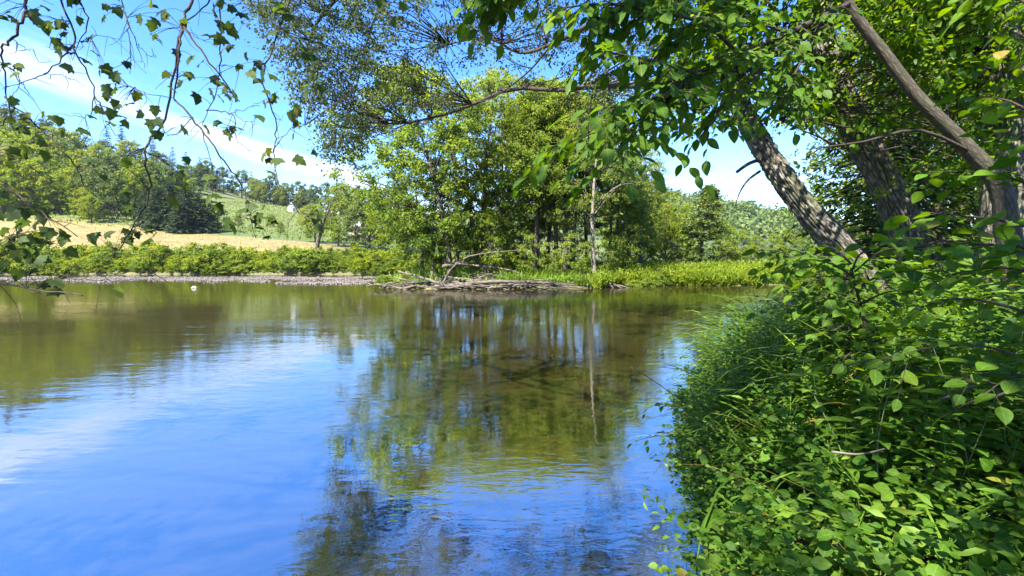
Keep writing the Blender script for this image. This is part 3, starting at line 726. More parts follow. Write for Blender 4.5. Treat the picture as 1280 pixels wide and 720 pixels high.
grove_tree('tall tree in the middle of the grove behind the twin stems', 633, 50, 95, 103, base=4, Rad=5.2, tr=.28, nl=11, ncl=210, twigs=7, per=14, ls=.2, cr=1.0, leafm='pale', lean=(-.6, 0))
gv = [Placer(plant_thing('grove_tree', '', 'tree', tree_geo(104 + i, 17, [6, 4.5, 7][i], [3.6, 4.2, 3.2][i], .17, nl=9, ncl=185, twigs=7, per=14, ls=.19, cr=.95, leafm=['tree', 'pale', 'tree'][i], prof=[prof_round, prof_oval, prof_round][i]))) for i in range(3)]
GL = ['straight dark trunked tree in the dense cluster of grove stems', 'pale leaved tree standing among the grove stems', 'slim tall stemmed tree with a high crown in the grove']
GG = ['straight trunked grove trees', 'pale leaved grove trees', 'slim tall stemmed grove trees']
for px, Yd, h, k in [(664, 43.5, 16, 0), (672, 45, 17.5, 2), (679, 44, 17, 0), (686, 47, 18, 1), (692, 44.5, 16.5, 2), (699, 46, 18, 0), (707, 44, 17, 1), (716, 46, 16, 2), (730, 50, 17, 1), (757, 48, 16, 0), (772, 50, 14, 1), (640, 54, 17, 1), (800, 52, 10, 1), (670, 58, 19, 1), (785, 54, 12, 0)]:
    s = h / 17
    gv[k].put(gpos(px, Yd, -.15), rp_.uniform(0, 6.28), (s * rp_.uniform(.9, 1.1), s * rp_.uniform(.9, 1.1), s), GL[k], GG[k], rx=rp_.uniform(-.05, .05), ry=rp_.uniform(-.06, .06))
grove_tree('slender tree with a straight pale trunk at the right edge of the grove', 744, 42, 110, 110, name='pale_trunk_tree', base=5.5, Rad=3.6, tr=.17, nl=10, ncl=120, twigs=7, per=15, ls=.19, cr=.9, bark='bark_pale', leafm='pale')
grove_tree('bright green young tree with lower leaves between the two main trunk groups', 615, 41.6, 262, 111, name='young_tree', base=1.2, Rad=1.7, tr=.07, nl=6, ncl=45, twigs=6, per=11, ls=.17, cr=.6, leafm='yellow')

# understory saplings in the grove
uv = Placer(plant_thing('understory_sapling', 'thin leafy sapling in the undergrowth of the island grove', 'sapling', tree_geo(115, 5, .6, 1.6, .06, nl=6, ncl=45, twigs=6, per=11, ls=.17, cr=.6, leafm='tree'), group='saplings under the island grove'))
for px, Yd, h in [(548, 47, 4.5), (585, 49, 5), (640, 48, 4), (655, 50, 5), (725, 48, 4.5), (765, 46, 4), (785, 47, 5), (530, 50, 4), (655, 42.5, 4), (690, 42.8, 3.4), (722, 42.2, 4.2), (632, 43, 3.6), (705, 49, 5), (672, 50, 5.5), (600, 52, 5), (755, 43, 3.2)]:
    s = h / 5; uv.put(gpos(px, Yd), rp_.uniform(0, 6), s)

# ================================================================== DRIFTWOOD
def log_thing(label, pts, rad, group=None, name='driftwood_log', stubs=0, seed=0):
    r = np.random.default_rng(seed); w = Wood()
    P = spline(pts, 12); P += r.normal(size=P.shape) * .018
    c = P.mean(0); c[2] = P[:, 2].min()
    w.tube(P - c, rad, 7, seed=seed)
    for k in range(stubs):
        i = r.integers(2, 10); d = unit(1, r)[0]; d[2] = abs(d[2]) * .6
        w.tube(np.array([P[i] - c, P[i] - c + d * r.uniform(.25, .6), P[i] - c + d * r.uniform(.6, 1.1) + [0, 0, .1]]), [rad[0] * .45, rad[0] * .12], 5)
    return tag(obj(name, w.mesh(name, M['drift']), loc=c), label, 'driftwood', group)
log_thing('arched bleached branch standing over the log jam', [W(553, 361, 39.2), W(556, 350, 39.3), W(566, 334, 39.4), W(583, 322, 39.5), W(612, 316, 39.8), W(657, 312, 40)], [.09, .075, .06, .025], name='arched_branch', stubs=2, seed=1)
log_thing('longest pale log lying along the waterline of the jam', [W(560, 357, 39.2), W(620, 352, 39.0), W(680, 354, 38.9), W(722, 357, 38.8)], [.14, .13, .05], seed=2, stubs=2)
log_thing('pale log sloping down from the left end of the jam', [W(497, 339, 40.2), W(520, 345, 39.6), W(545, 353, 39.1), W(562, 359, 38.8)], [.07, .12, .13], seed=3, stubs=1)
log_thing('upright broken stump post in the log jam', [W(541, 352, 40.3), W(540, 340, 40.4), W(541, 328, 40.4)], [.13, .10, .08], name='broken_stump', seed=4)
log_thing('raised log resting across the back of the jam', [W(556, 328, 42), W(585, 331, 41.6), W(625, 335, 41.2), W(650, 341, 40.8)], [.10, .09, .05], seed=5, stubs=2)
log_thing('thick dark log behind the stump post', [W(553, 333, 43), W(580, 330, 43), W(612, 333, 43)], [.20, .17, .12], seed=6)
for i in range(95):
    px = rp_.triangular(462, 715, 590); Yd = rp_.uniform(38.7, 40.6)
    z = .05 + max(0, (Yd - 38.9)) * .52 * rp_.random() * (1.2 if 500 < px < 680 else .4) + .1 * rp_.random()
    x = (px - 640) / F * Yd; ln = rp_.uniform(.8, 2.4); a = rp_.gauss(0, .6) + (PI if rp_.random() < .5 else 0); tl = rp_.gauss(.02, .12)
    d = np.array([math.cos(a), math.sin(a) * .6, tl]); c = np.array([x, Yd, z + .08])
    P = [c - d * ln * .8, c - d * ln * .2 + np.array([0, 0, rp_.uniform(-.06, .12)]), c + d * ln * .3 + np.array([0, 0, rp_.uniform(-.05, .10)]), c + d * ln * .9]
    r0 = rp_.choice([.03, .04, .05, .06, .08, .10])
    log_thing('bleached driftwood stick tangled in the heap of logs', P, [r0, r0 * .9, r0 * .4], 'driftwood heaped at the tip of the island', stubs=rp_.choice([0, 0, 1, 2]), seed=20 + i)
for i, (px, py) in enumerate([(742, 352), (762, 356), (752, 354), (735, 357), (773, 358)]):
    Yd = 40.6 + i * .15
    log_thing('tangled root lying on the mud right of the log jam', [W(px - 14, 361, Yd), W(px - 6, py - 1, Yd + .1), W(px + 6, py, Yd), W(px + 16, 361, Yd - .2)], [.05, .08, .04], 'roots washed up beside the log jam', name='washed_up_root', stubs=2, seed=90 + i)

M['hay'] = leaf_mat('dry_hay', (.16, .112, .036), (.215, .152, .050), (.26, .195, .075), trans=.2, tcol=1.2)
def reg_hay(r, n):
    x = r.uniform(-190, -45, n); y = r.uniform(86, 172, n); k = y < 176 - .16 * np.maximum(x + 160, 0) - 6; return x[k], y[k]
blades_region(20000, reg_hay, .34, .12, 'hay', 'hay_stubble', 'dry tan hay standing in the field across the river', 'hay', 6, leafy=.2, ls=.2)
def reg_slope(r, n):
    x = r.uniform(-170, -20, n); y = r.uniform(165, 320, n); return x, y
blades_region(9000, reg_slope, .9, .35, 'bush', 'slope_grass', 'tufted grass on the green hillside above the hay field', 'grass', 7, leafy=.4, ls=.5)
# gravel and stones
r = np.random.default_rng(9); L = Leaves()
ico = np.array([[0, 0, .5], [.5, 0, 0], [0, .5, 0], [-.5, 0, 0], [0, -.5, 0], [0, 0, -.5]])
icf = [np.array([[0, 1, 2], [0, 2, 3], [0, 3, 4], [0, 4, 1], [5, 2, 1], [5, 3, 2], [5, 4, 3], [5, 1, 4]])]
x = r.uniform(-75, -12, 30000); y = r.uniform(44, 69, 30000); z = ground(x, y); k = (z > -.03) & (z < .35); x, y, z = x[k][:9000], y[k][:9000], z[k][:9000]
nn = len(x)
LEAF['pebble'] = (ico, icf)
L.add('pebble', np.stack([x, y, z], 1), unit(nn, r) * [1, 1, .2], np.tile([0, 0, 1.], (nn, 1)) + unit(nn, r) * .3, r.uniform(.06, .24, nn), r.random(nn))
m, nt, out = new_mat('gravel_stone'); at = nd(nt, 'ShaderNodeAttribute', attribute_name='rnd')
rp2 = ramp(nt, at.outputs['Fac'], [(0, (.05, .040, .032)), (.5, (.088, .070, .058)), (1, (.16, .135, .118))])
p = nd(nt, 'ShaderNodeBsdfPrincipled', Roughness=.7); nt.links.new(rp2.outputs[0], p.inputs[0]); nt.links.new(p.outputs[0], out.inputs[0]); M['gravel'] = m
tag(obj('gravel', L.mesh('gravel', M['gravel'])), 'pale grey gravel covering the low bar in the river', 'gravel', kind='stuff')

def rock(name, label, loc, size, seed, mat='stone', group=None):
    import bmesh
    bm = bmesh.new(); bmesh.ops.create_icosphere(bm, subdivisions=3, radius=1)
    for v in bm.verts:
        n_ = float(fbm(v.co.x * 1.3 + seed, v.co.y * 1.3 + v.co.z, 3)); v.co *= 1 + .5 * n_
        v.co.x *= size[0]; v.co.y *= size[1]; v.co.z *= size[2]
    me = bpy.data.meshes.new(name); bm.to_mesh(me); bm.free(); me.materials.append(M[mat])
    return tag(obj(name, me, loc=loc), label, 'stone', group)
rs_ = Placer(rock('submerged_stone', 'brown stone lying under the shallow water by the near bank', (0, 0, 0), (.16, .13, .09), 5, 'bedstone', 'stones on the shallow river bed'))
for i in range(34):
    yy = rp_.uniform(3.2, 6.5); xx = float(near_edge(yy)) - rp_.uniform(.3, 2.6); s = rp_.uniform(.5, 1.6)
    rs_.put((xx, yy, min(float(ground(xx, yy)), -.10) - .13 * s), rp_.uniform(0, 6), (s, s * rp_.uniform(.7, 1.2), s))
w_ = W(243, 361, 40.5); rock('river_stone', 'single pale stone breaking the water in front of the gravel bar', (w_[0], w_[1], .02), (.24, .16, .15), 3, 'stone')
# ================================================================== NEAR TREES ON THE RIGHT BANK
def PX(pts, Y=None):
    """list of (px, py[, Y]) to world points"""
    return np.array([W(p[0], p[1], p[2] if len(p) > 2 else Y) for p in pts])

def connect(w, r, samples, cen, rad):
    d = np.linalg.norm((samples - cen) * [1, 1, 1.2], axis=1); a = samples[np.argmin(d)]
    mid = a * .45 + cen * .55 + r.normal(size=3) * .08 * np.linalg.norm(a - cen) + [0, 0, .06 * np.linalg.norm(a - cen)]
    w.tube(spline([a, mid, cen], 6), [rad, rad * .35], 4)

def leafy_twig(w, L, r, pts, rad, ls, kind='fine', gap=.055, side=.32, side_gap=.11, rc=.45, droop=.25, plane=None, lw=1.0, start=.1, wood=True):
    """a branch with alternate side twigs, each carrying two rows of leaves"""
    P = spline(pts, 26); ln = np.linalg.norm(np.diff(P, axis=0), axis=1).sum()
    if wood: w.tube(P, [rad, rad * .7, rad * .25], 6)
    up = np.array([0, 0, 1.]) if plane is None else np.asarray(plane, float)
    k = 0; s = start * ln
    while s < ln:
        i = min(int(s / ln * 25), 24); t = P[i + 1] - P[i]; t = t / (np.linalg.norm(t) + 1e-9)
        sv = np.cross(t, up); sv /= np.linalg.norm(sv) + 1e-9
        sg = 1 if k % 2 else -1
        l2 = side * r.uniform(.45, 1.2) * (1 - .45 * s / ln)
        d = t * r.uniform(.4, .9) + sv * sg * r.uniform(.6, 1.0) + r.normal(size=3) * .22
        d /= np.linalg.norm(d)
        n = max(2, int(l2 / gap)); u = (np.arange(n) + .6) / n
        q = P[i] + d * (u * l2)[:, None]; q[:, 2] -= droop * l2 * u ** 2 * .6
        if l2 > .12: w.tube(np.vstack([P[i], q]), [rad * .3, rad * .12], 4)
        pv = np.cross(d, up); pv /= np.linalg.norm(pv) + 1e-9
        ss = np.where(np.arange(n) % 2 == 0, 1, -1)[:, None]
        yd = d * .7 + pv * ss * .75 + r.normal(size=(n, 3)) * .25; yd[:, 2] -= droop
        yd[-1] = d + [0, 0, -droop]
        zn = np.tile(up, (n, 1)) + r.normal(size=(n, 3)) * .38
        sz = ls * r.uniform(.55, 1.15, n)
        L.add(kind, q, yd, zn, sz, np.clip(rc + r.normal() * .12 + r.normal(size=n) * .12, 0, 1), width=sz * lw * r.uniform(.85, 1.15, n))
        s += side_gap * r.uniform(.6, 1.4); k += 1

# --- leaning tree: thick ridged trunk, boughs over the river, fine lacy crown
lt = thing('leaning_tree', 'thick ridged trunk leaning out over the river with a lacy crown overhead', 'tree', tuple(W(1075, 345, 7)))
base = np.array(lt.location)
TR = PX([(1120, 420, 7.0), (1060, 322, 7.0), (1005, 258, 7.2), (958, 192, 7.5), (925, 130, 8.2), (908, 60, 9.2), (880, -30, 10.5), (840, -160, 12.5)])
w = Wood(); w.tube(spline(TR, 230) - base, [.24, .20, .168, .160, .154, .138, .11, .07], 170, ridge=.042, seed=2)
obj('trunk', w.mesh('trunk', M['bark']), lt)
r = np.random.default_rng(31)
w = Wood(); L = Leaves(); samples = []
BOUGH = [([(908, 60, 9.2), (870, 90, 11), (820, 106, 13.5), (742, 108, 15), (700, 113, 15.5), (640, 111, 16), (590, 131, 16.4), (545, 146, 16.8), (490, 155, 17.2), (455, 140, 17.5), (440, 150, 17.8)], [.14, .09, .072, .062, .038, .022]),
         ([(880, -30, 10.5), (800, 8, 13), (740, 30, 14), (690, 55, 15), (650, 66, 15.5), (610, 48, 16), (560, 55, 16.5)], [.12, .075, .05, .025]),
         ([(690, 55, 15), (660, 90, 15.4), (620, 120, 15.8), (590, 130, 16)], [.035, .015]),
         ([(840, -160, 12.5), (760, -130, 14), (640, -90, 15.5), (520, -60, 16.5), (420, 0, 17), (385, 60, 17.4), (400, 130, 17.6)], [.11, .08, .03]),
         ([(840, -160, 12.5), (740, -240, 15), (600, -220, 17), (440, -160, 18), (340, -60, 18.5), (325, 10, 18.6)], [.11, .08, .02]),
         ([(520, -60, 16.5), (470, 20, 17), (450, 90, 17.3), (430, 170, 17.5)], [.05, .015]),
         ([(840, -160, 12.5), (820, -320, 14), (700, -380, 17)], [.1, .03]),
         ([(925, 130, 8.2), (945, 105, 8.6), (950, 60, 9)], [.07, .05, .03]),
         ([(742, 108, 15), (735, 160, 15.2), (742, 215, 15.4)], [.03, .01])]
for pts, rad in BOUGH:
    pts = [(a, b, c if c < 13 else 13 + (c - 13) * 1.7) for a, b, c in pts]
    P = spline(PX(pts), 22); samples += list(P[3:]); w.tube(P - base, rad, 8, seed=1)
samples = np.array(samples)
lowx = [300, 335, 370, 395, 420, 448, 470, 500, 560, 600, 640, 700, 760, 830, 860]
lowy = [-10, 60, 125, 175, 215, 205, 135, 150, 130, 110, 125, 140, 165, 185, 175]
cnt = 0
while cnt < 1900:
    px = r.uniform(305, 850) if cnt % 4 else r.uniform(300, 480); py = r.uniform(-420, 215)
    if py > np.interp(px, lowx, lowy) - 6: continue
    if 590 < px < 640 and 70 < py < 105: continue
    if 560 < px < 830 and py > 60 and r.random() < .4: continue
    c = W(px, py, r.uniform(15.5, 23)); cnt += 1
    connect(w, r, samples, c, .02); w.B and None
    spray(L, r, c, 6, 11, .72, .108, 'quad', .4 + r.normal() * .15, spread=.13, droop=.75, up=.5)
# shift the connector tubes into the tree's own frame
for i, v in enumerate(w.V):
    if i >= len(BOUGH) * 3: w.V[i] = v - base
obj('limb', w.mesh('limb', M['twig']), lt)
me = L.mesh('crown', M['canopy']); me.transform(__import__('mathutils').Matrix.Translation(Vector(-base))); obj('crown', me, lt)
# broken stubs on the trunk
w = Wood(); w.tube(spline(PX([(948, 200, 7.4), (935, 205, 7.3), (921, 215, 7.2)]), 6) - base, [.03, .022], 6)
w.tube(spline(PX([(950, 214, 7.4), (935, 225, 7.2), (925, 240, 7.1), (919, 257, 7.0)]), 8) - base, [.02, .014, .006], 6)
obj('dead_stub', w.mesh('dead_stub', M['twig']), lt)

def mid_crown(w, L, r, samples, n, xr, yr, Yr, keep, ls, length, per, twigs=6, rad=.014, kind='oval', rcb=.4, base=None):
    k = 0; tries = 0
    while k < n and tries < n * 40:
        tries += 1
        px = r.uniform(*xr); py = r.uniform(*yr)
        if not keep(px, py): continue
        c = W(px, py, r.uniform(*Yr)); k += 1
        m0 = len(w.V); connect(w, r, samples, c, rad)
        for i in range(m0, len(w.V)): w.V[i] = w.V[i] - base
        spray(L, r, c, twigs, per, length, ls, kind, rcb + r.normal() * .18, spread=.12, droop=.45, up=1.1)

def shifted(me, base):
    me.transform(__import__('mathutils').Matrix.Translation(Vector(-np.asarray(base)))); return me

low2 = lambda px: np.interp(px, [815, 835, 870, 905, 935, 955, 985, 1010, 1040, 1060, 1300], [120, 165, 182, 175, 150, 172, 150, 150, 165, 230, 250])
# --- second trunk behind it
t2 = thing('rough_barked_tree', 'rough barked leaning tree standing just behind the thickest leaning trunk', 'tree', tuple(W(1150, 335, 8.6)))
b2_ = np.array(t2.location)
T2 = PX([(1180, 400, 8.6), (1142, 310, 8.6), (1105, 225, 8.7), (1068, 158, 8.9), (1040, 90, 9.2), (1015, 0, 9.8), (985, -120, 10.6), (950, -260, 11.5)])
w = Wood(); w.tube(spline(T2, 180) - b2_, [.27, .26, .25, .24, .20, .15, .09], 150, ridge=.044, seed=5); obj('trunk', w.mesh('trunk', M['bark']), t2)
w = Wood(); L = Leaves(); r = np.random.default_rng(37); smp = []
for pts, rad in [([(1040, 90, 9.2), (990, 60, 8.5), (930, 90, 7.6), (880, 130, 7.2), (850, 160, 7)], [.07, .04, .015]), ([(1015, 0, 9.8), (940, -20, 9), (880, 40, 8.4), (835, 110, 8.2)], [.07, .04, .015]),
                 ([(1040, 90, 9.2), (1090, 50, 8.5), (1150, 40, 8), (1220, 60, 7.8)], [.07, .03, .01]), ([(1015, 0, 9.8), (1080, -60, 9.2), (1180, -60, 9), (1260, -20, 9)], [.07, .03, .01]),
                 ([(985, -120, 10.6), (900, -160, 9.4), (820, -100, 8.6)], [.07, .03, .01]), ([(1055, 130, 9), (1010, 130, 8.2), (975, 150, 7.8)], [.04, .02, .008]), ([(950, -260, 11.5), (1100, -260, 10), (1250, -200, 9)], [.08, .03])]:
    P = spline(PX(pts), 14); smp += list(P[2:]); w.tube(P - b2_, rad, 7)
smp = np.array(smp)
mid_crown(w, L, r, smp, 620, (820, 1290), (-300, 245), (5.8, 11), lambda x, y: y < low2(x) - 12 and not (1040 < x < 1200 and 90 < y and r.random() < .75), .105, .55, 9, base=b2_)
obj('limb', w.mesh('limb', M['twig']), t2); obj('crown', shifted(L.mesh('crown', M['near']), b2_), t2)

# --- thin smooth tree with the near large leaved bough
t3 = thing('slender_leaning_tree', 'slender smooth barked tree bending up in front of the rough trunks', 'tree', tuple(W(1262, 330, 5.4)))
b3_ = np.array(t3.location)
T3 = PX([(1275, 400, 5.4), (1262, 300, 5.4), (1248, 232, 5.4), (1205, 180, 5.4), (1150, 125, 5.4), (1105, 66, 5.4), (1062, 8, 5.4), (1035, -60, 5.3), (1000, -160, 5.2)])
w = Wood(); w.tube(spline(T3, 90) - b3_, [.115, .11, .09, .068, .058, .053, .048, .04], 40, ridge=.003, seed=8); obj('trunk', w.mesh('trunk', M['bark_thin']), t3)
w = Wood(); L = Leaves(); r = np.random.default_rng(41)
Bm = [([(1062, 4, 5.4), (985, 42, 4.6), (925, 68, 4.1), (872, 92, 3.8), (850, 110, 3.6), (825, 145, 3.5)], .03),
      ([(872, 92, 3.8), (830, 80, 3.5), (785, 70, 3.3), (740, 62, 3.2)], .014), ([(925, 68, 4.1), (880, 30, 3.7), (820, 15, 3.4), (760, 5, 3.3), (700, 10, 3.2)], .016),
      ([(850, 110, 3.6), (800, 150, 3.4), (745, 165, 3.2), (690, 188, 3.1)], .010), ([(850, 110, 3.6), (810, 125, 3.3), (770, 135, 3.1), (745, 150, 3.0)], .010),
      ([(1035, -60, 5.3), (940, -50, 4.4), (860, -30, 3.8), (800, -10, 3.5), (740, 30, 3.4)], .02), ([(985, 42, 4.6), (950, 90, 4.2), (905, 130, 3.9), (880, 165, 3.8)], .012),
      ([(985, 42, 4.6), (930, 20, 4.2), (890, -10, 3.9)], .012), ([(800, 150, 3.4), (780, 175, 3.2), (765, 195, 3.1)], .006), ([(1050, -20, 5.4), (1010, 60, 4.9), (985, 110, 4.7), (975, 140, 4.6)], .014),
      ([(940, -50, 4.4), (900, 10, 4.1), (850, 40, 3.9), (800, 95, 3.7)], .012), ([(1000, -160, 5.2), (900, -120, 4.2), (780, -80, 3.6), (660, -30, 3.4), (610, -5, 3.4)], .02)]
for pts, rad in Bm:
    leafy_twig(w, L, r, PX(pts) - b3_, rad, .115, gap=.055, side=.50, side_gap=.055, rc=.38, droop=.5, start=.12)
obj('bough', w.mesh('bough', M['twig']), t3); obj('foliage', L.mesh('foliage', M['nearv']), t3)
w = Wood(); w.tube(spline(PX([(1225, 195, 5.4), (1150, 163, 5.2), (1080, 177, 5.0), (1013, 186, 4.9)]), 10) - b3_, [.018, .015, .006], 6)
w.tube(spline(PX([(1030, 183, 4.9), (1018, 190, 4.85), (1007, 198, 4.8)]), 5) - b3_, [.008, .005], 5); w.tube(spline(PX([(1040, 180, 4.95), (1020, 168, 4.9), (1015, 160, 4.9)]), 5) - b3_, [.008, .003], 5)
w.tube(spline(PX([(1215, 190, 5.4), (1170, 176, 5.6), (1100, 188, 5.8)]), 6) - b3_, [.012, .005], 5)
obj('dead_branch', w.mesh('dead_branch', M['twig']), t3)

# --- upright trunk at the right edge
t4 = thing('upright_tree', 'upright brown trunk rising straight beside the slender bending tree', 'tree', tuple(W(1262, 320, 7.4)))
b4_ = np.array(t4.location)
T4 = PX([(1262, 400, 7.4), (1258, 300, 7.4), (1258, 180, 7.4), (1262, 60, 7.4), (1268, -80, 7.4), (1270, -300, 7.4)])
w = Wood(); w.tube(spline(T4, 80) - b4_, [.33, .29, .27, .26, .24, .12], 90, ridge=.012, seed=11); obj('trunk', w.mesh('trunk', M['bark']), t4)
w = Wood(); L = Leaves(); r = np.random.default_rng(43); smp = []
for pts, rad in [([(1264, 30, 7.4), (1200, -30, 7), (1130, -20, 6.6)], [.06, .02]), ([(1266, -60, 7.4), (1330, -120, 7), (1420, -60, 6.4)], [.07, .02]), ([(1262, 100, 7.4), (1320, 60, 7), (1400, 80, 6.4)], [.05, .015]), ([(1270, -200, 7.4), (1180, -260, 7.4), (1100, -220, 7)], [.06, .02])]:
    P = spline(PX(pts), 12); smp += list(P); w.tube(P - b4_, rad, 6)
mid_crown(w, L, r, np.array(smp), 260, (1080, 1480), (-320, 130), (5.4, 9.5), lambda x, y: x > 1290 or y < 30 or r.random() < .25, .105, .55, 9, base=b4_)
obj('limb', w.mesh('limb', M['twig']), t4); obj('crown', shifted(L.mesh('crown', M['near']), b4_), t4)

# --- woods behind the near trunks
wv2 = [Placer(plant_thing('woodland_tree', '', 'tree', tree_geo(130 + i, 14, 1.0, 4.6, .22, nl=11, ncl=190, twigs=6, per=13, ls=.17, kind='oval' if i == 0 else 'quad', cr=.95, leafm=['yellow', 'yellow', 'near'][i], droop=.35, prof=prof_round))) for i in range(3)]  # sunlit patches of the woods are put into the yellow leaf colour
WL = ['bright sunlit leafy tree in the woods behind the rough trunks', 'green leafy tree in the woods behind the rough trunks', 'dark shaded leafy tree in the woods behind the rough trunks']
for px, Yd, h, k in [(1110, 19, 12, 1), (1175, 16, 13, 0), (1235, 19, 15, 1), (1300, 15, 14, 2), (1380, 16, 15, 0), (1205, 25, 17, 2), (1120, 28, 16, 2), (1330, 24, 17, 1), (1450, 20, 16, 1), (1085, 34, 13, 1), (1560, 18, 16, 2), (1270, 30, 18, 0)]:
    s = h / 14; wv2[k].put(gpos(px, Yd, -.2), rp_.uniform(0, 6), s, WL[k], WL[k].replace(' tree', ' trees', 1))
t = thing('hemlock', 'dark hemlock with drooping sprays between the two rough trunks', 'conifer', gpos(1108, 14, -.2))
for n_, me in zip(('trunk', 'crown'), conifer_geo(140, 9.5, 2.3, .16, base=.6, whorls=34, per=8, ls=.42, leafm='dark', ragged=.3, power=.6)): obj(n_, me, t)

# ================================================================== RIGHT BANK PLANTS
def bank_xy(r, n, d0, d1, y0, y1, pw=1.0):
    y = y0 + (y1 - y0) * r.random(n) ** pw; d = d0 + (d1 - d0) * r.random(n)
    return near_edge(y) + d / .94, y, d
r = np.random.default_rng(51)
# leafy ground cover: sprigs with opposite leaves
def sprigs(n, xy, hrange, nodes, ls, mat, name, label, kind='oval', lw=1.0, lean=.5, seed=1):
    r = np.random.default_rng(seed); L = Leaves(); w = Wood()
    x, y, d = xy(r, n); z = ground(x, y)
    k = np.hypot(x, y) > 1.0; x, y, d, z = x[k], y[k], d[k], z[k]; n = len(x)
    h = r.uniform(*hrange, n) * (1 + .45 * fbm(x * .9, y * .9))
    ax = r.normal(size=(n, 3)) * .3; ax[:, 2] = 1
    ax[:, 0] -= lean * sstep(1.0, -.1, d) * 1.6 + .12
    ax[:, 1] -= .15
    ax /= np.linalg.norm(ax, axis=1, keepdims=True)
    b = np.stack([x, y, z - .03], 1); rc0 = np.clip(.42 + .55 * fbm(x * 1.2, y * 1.2) + r.normal(size=n) * .15, 0, 1)
    a0 = r.uniform(0, 6.28, n)
    for j in range(nodes):
        t = .35 + .65 * (j + 1) / nodes
        c = b + ax * (h * t)[:, None]; c[:, 2] -= .10 * h * t * t
        for q in (0, 1, 2):
            if q == 2 and j < nodes - 1: continue
            an = a0 + j * 1.57 + q * PI + (q == 2) * 1.57
            yd = np.stack([np.cos(an), np.sin(an), np.full(n, .15)], 1) + r.normal(size=(n, 3)) * .25
            zn = np.tile([-.22, -.58, 1.], (n, 1)) + r.normal(size=(n, 3)) * .5
            sz = ls * r.uniform(.6, 1.2, n) * (1.1 - .35 * (j / nodes))
            L.add(kind, c + yd * .012, yd, zn, sz, np.clip(rc0 + r.normal(size=n) * .13 + .1 * (j / nodes), 0, 1), width=sz * lw)
    return tag(obj(name, L.mesh(name, M[mat])), label, 'ground cover', kind='stuff'), b, ax, h
sprigs(2500, lambda r, n: bank_xy(r, n, -.05, 3.2, .9, 9, 1.4), (.35, 1.15), 6, .078, 'herb', 'ground_cover', 'dense low leafy plants covering the near right bank', kind='fine', lw=1.1, seed=61)
sprigs(2100, lambda r, n: bank_xy(r, n, 1.2, 8, .6, 13, 1.2), (.4, 1.25), 6, .072, 'herb', 'ground_cover', 'dense leafy plants covering the ground under the right bank trees', kind='fine', lw=1.1, seed=62)
sprigs(1300, lambda r, n: bank_xy(r, n, -.15, .25, 2.6, 11, 1.2), (.25, .75), 6, .08, 'herb', 'ground_cover', 'leafy plants hanging over the water at the bank edge', kind='fine', lw=1.0, lean=1.6, seed=63)
sprigs(900, lambda r, n: bank_xy(r, n, -.1, 4.5, 1.2, 9, 1.2), (.5, 1.3), 7, .11, 'grass', 'ground_cover', 'narrow leaved plants mixed through the near bank', kind='lance', lw=1.2, seed=65)
sprigs(130, lambda r, n: bank_xy(r, n, .8, 3.2, 1.0, 3.6, 1.0), (.45, .8), 2, .075, 'yleaf', 'yellowing_leaves', 'yellowed leaves scattered through the plants on the near bank', kind='fine', lw=1.1, seed=64)

sprigs(1700, lambda r, n: bank_xy(r, n, -.1, 4.5, 1.2, 9, 1.3), (.4, 1.15), 9, .045, 'near', 'ground_cover', 'small leaved plants mixed through the near bank', lw=.9, seed=66)
sprigs(420, lambda r, n: bank_xy(r, n, .6, 6, 2.8, 9, 1.2), (.6, 1.35), 5, .085, 'nearv', 'ground_cover', 'taller broad leaved plants standing above the low plants on the near bank', kind='fine', lw=1.35, seed=67)
# long grass
LEAF['long'] = blade_base(6, 1.15)
def tall_grass(n, xy, h0, h1, width, seed, name, label, lean=.12, mat='grass'):
    r = np.random.default_rng(seed); L = Leaves(); x, y, d = xy(r, n); z = ground(x, y) - .03
    yd = r.normal(size=(n, 3)) * .17; yd[:, 2] = 1; yd[:, 0] -= lean * sstep(1.2, 0, d)
    zn = unit(n, r); zn[:, 2] *= .2; zn[:, 0] += .35
    hh = r.uniform(h0, h1, n) * (1 + .4 * fbm(x * .8, y * .8))
    L.add('long', np.stack([x, y, z], 1), yd, zn, hh * 1.35, np.clip(.4 + .5 * fbm(x, y) + r.normal(size=n) * .18, 0, 1), width=width * r.uniform(.6, 1.3, n))
    return tag(obj(name, L.mesh(name, M[mat])), label, 'grass', kind='stuff')
tall_grass(2300, lambda r, n: bank_xy(r, n, .0, 1.7, 4.2, 9.5, 1.0), .85, 1.6, .026, 71, 'tall_grass', 'long arching grass on the near bank edge')
tall_grass(1300, lambda r, n: bank_xy(r, n, .8, 6, 5, 14, 1.0), .6, 1.2, .018, 72, 'tall_grass', 'long grass under the leaning trees')
tall_grass(3000, lambda r, n: bank_xy(r, n, -.2, 6, 9, 32, 1.0), .4, .85, .025, 73, 'tall_grass', 'long grass farther along the near bank')

tall_grass(650, lambda r, n: bank_xy(r, n, -.1, 5, 1.6, 9, 1.0), .5, 1.2, .014, 74, 'tall_grass', 'scattered grass blades among the leafy plants on the near bank')
tall_grass(420, lambda r, n: bank_xy(r, n, -.1, 5, 1.5, 9, 1.0), .5, 1.2, .007, 75, 'dead_stalks', 'dry straw coloured stalks among the plants on the near bank', mat='hay')
